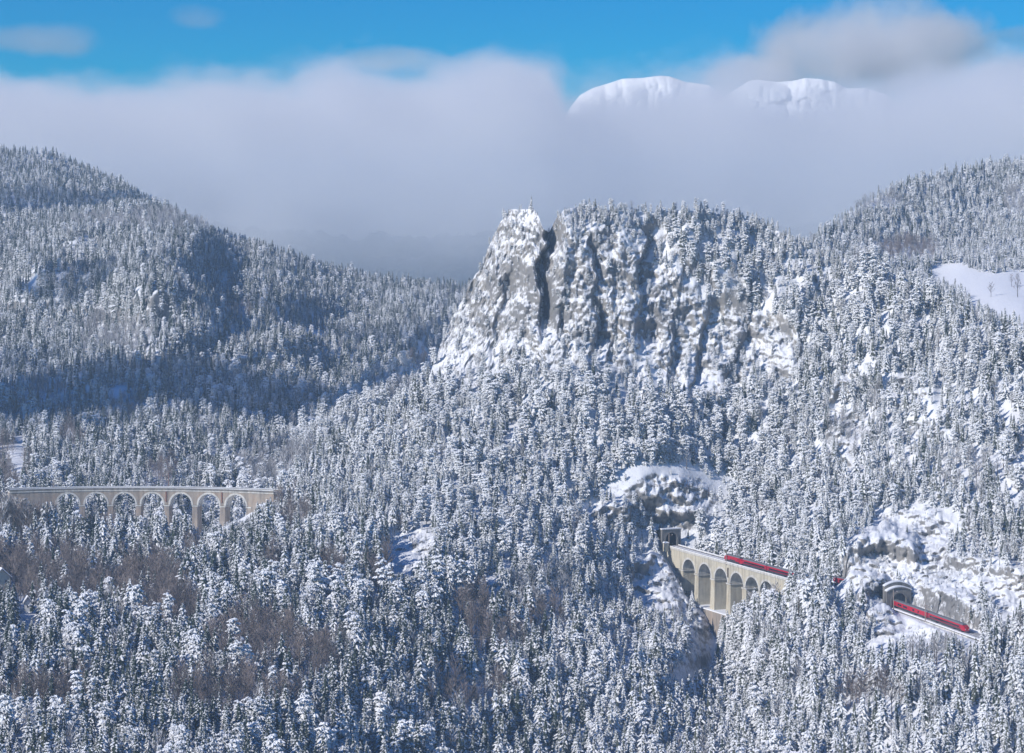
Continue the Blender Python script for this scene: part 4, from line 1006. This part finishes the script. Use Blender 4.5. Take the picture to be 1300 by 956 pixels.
# ------------------------------------------------------------------ trains
K = 1.12
def vehicle(train, inv, fn, s0, s1, t0, style, nose=0, name='coach'):
    def put(mb, nm, m, par):
        q = mb.build(nm, m, par); q.data.transform(inv); return q
    def P(s, t, z): return fn.fr(s, t0+t*K, z*K+.17)
    def loft(secs_def): 
        mb = MB(); mb.sweep([[P(s, t, z) for t, z in prof] for s, prof in secs_def]); return mb
    body = [(-1.42, .95), (1.42, .95), (1.50, 1.5), (1.50, 2.6), (1.40, 3.45), (-1.40, 3.45), (-1.50, 2.6), (-1.50, 1.5)]
    roof = [(-1.395, 3.455), (1.395, 3.455), (1.15, 3.82), (.55, 4.02), (-.55, 4.02), (-1.15, 3.82)]
    def shrink(p, k, zk=1): return [(t*k, .95+(z-.95)*zk) for t, z in p]
    L = s1-s0; n = 8
    sd_ = []; rd_ = []
    for i in range(n+1):
        s = s0+L*i/n; sd_.append((s, body)); rd_.append((s, roof))
    if nose in (1, 3):
        sd_ = sd_[:-1]+[(s1-3.2, body), (s1-1.4, shrink(body, .95, .88)), (s1, shrink(body, .78, .55))]; rd_ = rd_[:-1]+[(s1-3.2, roof), (s1-2.4, [(t*.9, z-.02-.10*(z-3.4)) for t, z in roof])]
    if nose in (2, 3):
        sd_ = [(s0, shrink(body, .8, .6)), (s0+1.4, shrink(body, .95, .9)), (s0+2.8, body)]+sd_[1:]; rd_ = [(s0+2.0, [(t*.9, z-.03) for t, z in roof]), (s0+2.8, roof)]+rd_[1:]
    b = put(loft(sd_), name, M['red'], train)
    put(loft(rd_), 'roof', M['roofm'], b)
    def strip(a, c, z0, z1, m, nm, off=.015, side=(1, -1)):
        for sg in side:
            tz = lambda z: 1.5 if z < 2.6 else 1.5-.1*(z-2.6)/.85
            mb = MB(); q = []
            k_ = max(1, int((c-a)/4))
            for i in range(k_+1):
                s = a+(c-a)*i/k_
                q.append([P(s, sg*(tz(z0)-.05), z0), P(s, sg*(tz(z0)+off), z0), P(s, sg*(tz(z1)+off), z1), P(s, sg*(tz(z1)-.05), z1)])
            mb.sweep(q); put(mb, nm, m, b)
    e0 = s0+(3 if nose in (2, 3) else .2); e1 = s1-(3.3 if nose in (1, 3) else .2)
    strip(e0, e1, 1.0, 1.42, M['dgrey'], 'sill_band', .03)
    if style == 'band':
        strip(e0+1.8, e1-1.8, 1.95, 2.75, M['glass'], 'window_band', .02)
        for s in (e0+.9, e1-1.0): strip(s-.5, s+.5, 1.45, 3.2, M['dred'], 'door', .035)
        strip(e0+1.8, e1-1.8, 1.43, 1.9, M['dred'], 'lower_band', .012)
    elif style == 'windows':
        for f, w in ((.16, .05), (.34, .09), (.48, .10), (.68, .05), (.80, .03)):
            strip(s0+L*(f-w/2), s0+L*(f+w/2), 1.95, 2.85, M['glass'], 'window', .02)
        strip(e0+.4, e0+1.5, 1.45, 3.2, M['dred'], 'door', .035)
        strip(e1-1.6, e1-.5, 1.45, 3.2, M['dred'], 'door', .035)
    else:
        strip(e0+4, e1-4, 1.43, 1.95, M['dgrey'], 'vent_panel', .02)
        strip(e0+.3, e0+1.2, 2.3, 3.0, M['glass'], 'cab_window', .02); strip(e1-1.2, e1-.3, 2.3, 3.0, M['glass'], 'cab_window', .02)
    for c in (s0+L*.16, s1-L*.16):
        mb = MB()
        mb.sweep([[P(s, t, z) for t, z in ((-1.3, .3), (1.3, .3), (1.3, .94), (-1.3, .94))] for s in (c-2.2, c+2.2)]); bg_ = put(mb, 'bogie', M['dgrey'], b)
    mb = MB(); mb.sweep([[P(s, t, z) for t, z in ((-1.3, .45), (1.3, .45), (1.35, .94), (-1.35, .94))] for s in (s0+L*.3, s1-L*.3)]); put(mb, 'underframe', M['dgrey'], b)
    if nose in (1, 3):
        mb = MB(); mb.sweep([[P(s1-2.9, -1.2, 3.40), P(s1-2.9, 1.2, 3.40), P(s1-2.9, 1.2, 3.46), P(s1-2.9, -1.2, 3.46)], [P(s1-.55, -1.15, 2.35), P(s1-.55, 1.15, 2.35), P(s1-.55, 1.15, 2.75), P(s1-.55, -1.15, 2.75)]]); put(mb, 'windscreen', M['glass'], b)
        for sg in (-1, 1):
            mb = MB(); mb.sweep([[P(s, sg*t, z) for t, z in ((.75, 1.6), (1.1, 1.6), (1.1, 1.95), (.75, 1.95))] for s in (s1-.6, s1+.08)]); put(mb, 'headlight', M['white'], b)
    return b
def train(label, fn, t0, spec):
    o = empty('passenger_train', fn.fr((spec[0][0]+spec[0][1])/2, t0, 0), 0, label, 'train'); inv = Matrix.Translation(-o.location)
    for s0, s1, style, nose, nm in spec: vehicle(o, inv, fn, s0, s1, t0, style, nose, nm)
    return o
a1, b1 = NEAR.px(925.5), NEAR.px(948.3); b2 = NEAR.px(979.5); b3 = NEAR.px(1012); b4 = NEAR.px(1052)
t1 = train('red passenger train with its locomotive crossing the short pale viaduct', NEAR, 1.9, [(a1, b1, 'loco', 3, 'locomotive'), (b1+.7, b2, 'band', 0, 'coach'), (b2+.7, b3, 'band', 0, 'coach'), (b3+.7, b4, 'band', 0, 'coach'), (b4+.7, NEAR.L-1, 'band', 0, 'coach')])
loco = [c for c in t1.children if c.name.startswith('locomotive')][0]
def panto(s):
    mb = MB(); f = NEAR.fr
    for a, b in ((f(s-1, 1.9, 4.8), f(s+.6, 1.9, 5.7)), (f(s+.6, 1.9, 5.7), f(s-.6, 1.9, 6.6)), (f(s-.6, .9, 6.65), f(s-.6, 2.9, 6.65))): mb.tube(a, b, .07, .07, 4)
    q = mb.build('pantograph', M['dgrey'], loco); q.data.transform(Matrix.Translation(-t1.location))
panto(a1+6)
c1, c2, c3 = LOW.px(1132), LOW.px(1184.3), LOW.px(1232)
train('red passenger train with a dark-glazed nose coming out of the lower tunnel', LOW, 1.9, [(c1, c2-.4, 'windows', 0, 'coach'), (c2+.4, c3, 'band', 1, 'coach')])
# ------------------------------------------------------------------ overhead line masts
def mast(fn, s, t, h, label, mat, grp, side=-1, base=0):
    o = empty('catenary_mast', fn.fr(s, t, base), 0, label, 'mast', grp); d = (fn.fr(s+1, 0, 0)-fn.fr(s, 0, 0)); n = Vector((d.y, -d.x, 0)).normalized()*side
    mb = MB(); mb.tube((0, 0, -1.5), (0, 0, h), .24, .17, 6); mb.build('post', mat, o)
    mb = MB(); mb.tube((0, 0, h-1.2), n*3+Vector((0, 0, h-.9)), .07, .06, 4); mb.tube((0, 0, h-2.4), n*2.6+Vector((0, 0, h-1.0)), .06, .05, 4); mb.build('bracket_arm', M['rust'], o)
    mb = MB(); mb.tube(n*2.2+Vector((0, 0, h-1.25)), n*2.2+Vector((0, 0, h-.75)), .14, .14, 6); mb.build('insulator', M['white'], o)
    return o
mg = 'overhead line masts beside the railway'
mast(FAR, FAR.px(212), -4.6, 9.5, 'rusty red mast standing on the middle of the long curved viaduct', M['rust'], mg, 1)
mast(FAR, FAR.px(68), -4.6, 6, 'short mast at the left end of the long curved viaduct', M['mast'], mg, 1)
mast(FAR, FAR.px(286), -4.6, 6.0, 'short mast near the right end of the long curved viaduct', M['mast'], mg, 1)
mast(FAR, FAR.px(139), -4.6, 6.0, 'short mast above the second pier of the long viaduct', M['mast'], mg, 1)
mast(NEAR, 3, 3.2, 7.8, 'pale mast standing in front of the upper tunnel mouth', M['mast'], mg, -1)
mast(NEAR, NEAR.px(930), 4.3, 7.5, 'thin mast in front of the locomotive on the short viaduct', M['mast'], mg, -1)
mast(NEAR, NEAR.px(956), -4.4, 7.5, 'thin mast behind the first coach on the short viaduct', M['mast'], mg, 1)
mast(LOW, LOW.px(1145), 5.2, 10.5, 'tall brown mast just in front of the lower tunnel mouth', M['mast'], mg, -1)
mast(LOW, LOW.px(1185.5), 5.2, 9.0, 'brown mast in front of the joint between the lower coaches', M['mast'], mg, -1)
mast(LOW, LOW.px(1219), -5.4, 8.5, 'thin brown mast on the uphill side of the lower train', M['mast'], mg, 1)
# ------------------------------------------------------------------ houses
def house(name, loc, rz, w, d, h, rh, label, cat, wallm, chim=True, wins=()):
    o = empty(name, loc, rz, label, cat)
    mb = MB(); mb.add([(-w/2, -d/2, -3), (w/2, -d/2, -3), (w/2, d/2, -3), (-w/2, d/2, -3), (-w/2, -d/2, h), (w/2, -d/2, h), (w/2, d/2, h), (-w/2, d/2, h), (0, -d/2, h+rh), (0, d/2, h+rh)],
                      [(3, 2, 1, 0), (0, 1, 5, 8, 4), (1, 2, 6, 5), (2, 3, 7, 9, 6), (3, 0, 4, 7)]); mb.build('wall', wallm, o, False)
    q = 1.0; roofs = []
    for z0, th, m, nm, e in ((.02, .25, M['wood'], 'roof', .9), (.28, .55, M['snow'], 'roof_snow', .85)):
        mb = MB(); k = rh/(w/2)
        prof = [(-w/2-e, h-k*e+z0), (0, h+rh+z0), (w/2+e, h-k*e+z0), (w/2+e, h-k*e+z0+th), (0, h+rh+z0+th), (-w/2-e, h-k*e+z0+th)]
        mb.sweep([[(x, y, z) for x, z in prof] for y in (-d/2-e, d/2+e)]); roofs.append(mb.build(nm, m, o))
    if chim:
        mb = MB(); mb.box(w*.18, w*.18+.8, -.4, .4, h+rh*.3, h+rh+1.3); mb.build('chimney', M['brick'], roofs[0])
    for x, z, ww, wh in wins:
        mb = MB(); mb.box(x-ww/2-.12, x+ww/2+.12, -d/2-.06, -d/2+.1, z-wh/2-.12, z+wh/2+.12); f = mb.build('window', M['white'], o)
        mb = MB(); mb.box(x-ww/2, x+ww/2, -d/2-.09, -d/2-.05, z-wh/2, z+wh/2); mb.build('pane', M['glass'], f)
    return o
house('house', at(-2, 748, 1268), math.radians(28), 9, 13, 7.0, 4.2, 'pale yellow house with a snowy roof at the left edge below the viaduct', 'house', M['plaster'], True, [(-2.2, 4.8, 1.1, 1.5), (2.2, 4.8, 1.1, 1.5), (-2.2, 1.5, 1.1, 1.5), (2.2, 1.5, 1.1, 1.5)])
house('transformer_tower', at(34.5, 792, 1200), math.radians(20), 3.0, 3.2, 11.5, 2.0, 'narrow white tower with a small snowy roof among bare brown trees', 'tower', M['white'], False, [(0, 9, .8, 1.2)])
def ground_pt(G, p, r):
    X, Y, Z, px, row = G[:5]; bx = 650+F*X/Y; br = H0-F*Z/Y
    k = np.argmin((bx-p)**2+(br-r)**2); return Vector((X.flat[k], Y.flat[k], Z.flat[k]))
house('mountain_hut', ground_pt(C, 494, 384), math.radians(-15), 8, 9, 4, 3.2, 'small dark timber hut on the snowy saddle left of the crag', 'hut', M['wood'], False, [(0, 2, 1.2, 1.0)])
# avalanche fence on the slope over the upper tunnel
fz = empty('snow_fence', ground_pt(A, 870, 622), 0, 'thin dark wire fence with posts across the snow above the upper tunnel', 'fence'); inv = Matrix.Translation(-fz.location)
pts = [ground_pt(A, p, r) for p, r in ((830, 620), (845, 617), (858, 617), (872, 619), (886, 623), (899, 628), (912, 634))]
for p in pts:
    mb = MB(); mb.tube(p-Vector((0, 0, 1)), p+Vector((.2, 0, 4.4)), .16, .12, 5); q = mb.build('post', M['wood'], fz); q.data.transform(inv)
for hz in (1.2, 1.6):
    mb = MB()
    for a, b in zip(pts, pts[1:]): mb.tube(a+Vector((0, 0, hz)), b+Vector((0, 0, hz)), .11, .11, 4)
    q = mb.build('cable', M['wood'], fz); q.data.transform(inv)
# single trees on the meadow
def lone(kd, var, p, r, h, label, cat, grp=None):
    g_ = ground_pt(Dh, p, r); cm, tm = PROTO[kd][var]; k = h/BASE_H[kd]
    t = empty(kd, g_-Vector((0, 0, .3)), p, label, cat, grp); t.scale = (k, k, k)
    for nm, me in (('crown', cm), ('trunk', tm)):
        o = bpy.data.objects.new(nm, me); COL.objects.link(o); o.parent = t
lone('bare_tree', 2, 1258, 377, 16, 'rounded leafless tree alone on the open snowy meadow', 'bare tree')
lone('bare_tree', 1, 1291, 377, 20, 'taller leafless tree at the right edge of the snowy meadow', 'bare tree')
lone('bare_tree', 0, 1284, 364, 13, 'smaller leafless tree behind the tall one on the snowy meadow', 'bare tree')
# ------------------------------------------------------------------ unseen clouds left of the view, added to darken the left hills
def add_shade_cloud(tgt, zc, size, label, _=0, dens=.007):
    k = (zc-tgt.z)/SUN_DIR.z; c = tgt+SUN_DIR*k
    bm = bmesh.new(); bmesh.ops.create_icosphere(bm, subdivisions=4, radius=1)
    a = np.array([v.co[:] for v in bm.verts]); n_ = fbm(a[:, 0]*1.3+c.x, a[:, 1]*1.3+c.y, a[:, 2]*1.3, 4, 77)
    for v, q in zip(bm.verts, n_): v.co = Vector((v.co.x*size[0], v.co.y*size[1], v.co.z*size[2]))*(1+1.1*q)
    me = bpy.data.meshes.new('shade_cloud'); bm.to_mesh(me); bm.free()
    m = bpy.data.materials.get('shade_cloud_vapour_%d' % int(dens*1000))
    if not m:
        m = bpy.data.materials.new('shade_cloud_vapour_%d' % int(dens*1000)); m.use_nodes = True; nt = m.node_tree; nt.nodes.clear()
        o_ = N(nt, 'ShaderNodeOutputMaterial'); v_ = N(nt, 'ShaderNodeVolumePrincipled'); nt.links.new(v_.outputs[0], o_.inputs['Volume'])
        v_.inputs['Color'].default_value = (.97, .97, .99, 1); v_.inputs['Density'].default_value = dens
    me.materials.append(m); o = bpy.data.objects.new('shade_cloud', me); COL.objects.link(o); o.location = c; tag(o, label, kind='stuff')
    print('cloud at', c, 650+F*c.x/max(1, c.y))
add_shade_cloud(at(90, 235, 2850), 520, (330, 70, 34), 'unseen thin cloud added to shade the upper left hillside', 1)
add_shade_cloud(at(100, 365, 2330), 470, (90, 60, 30), 'unseen cloud added to shade the hump of the left hills', 1)
add_shade_cloud(at(335, 500, 2000), 420, (210, 95, 40), 'unseen cloud added to shade the hollow left of the spur', 1, .015)
add_shade_cloud(at(480, 430, 2320), 440, (90, 40, 24), 'unseen cloud scrap added to shade the far end of the hollow', 1)
add_shade_cloud(at(20, 470, 2080), 430, (60, 80, 30), 'unseen small cloud added to shade the slope at the left border', 1)
add_shade_cloud(at(110, 520, 1930), 420, (80, 60, 30), 'unseen cloud added to shade the slope above the left end of the long viaduct', 1)
HAZE = .00008
# ------------------------------------------------------------------ air
hb = MB(); hb.box(-2600, 2600, -420, 5450, -291.5, 235); hz = hb.build('haze'); tag(hz, kind='stuff')
hm = bpy.data.materials.new('haze_air'); hm.use_nodes = True; nt = hm.node_tree; nt.nodes.clear()
out_ = N(nt, 'ShaderNodeOutputMaterial'); pv = N(nt, 'ShaderNodeVolumePrincipled'); nt.links.new(pv.outputs[0], out_.inputs['Volume'])
pv.inputs['Color'].default_value = (.56, .77, 1, 1); pv.inputs['Density'].default_value = HAZE; pv.inputs['Anisotropy'].default_value = 0
hz.data.materials.append(hm)
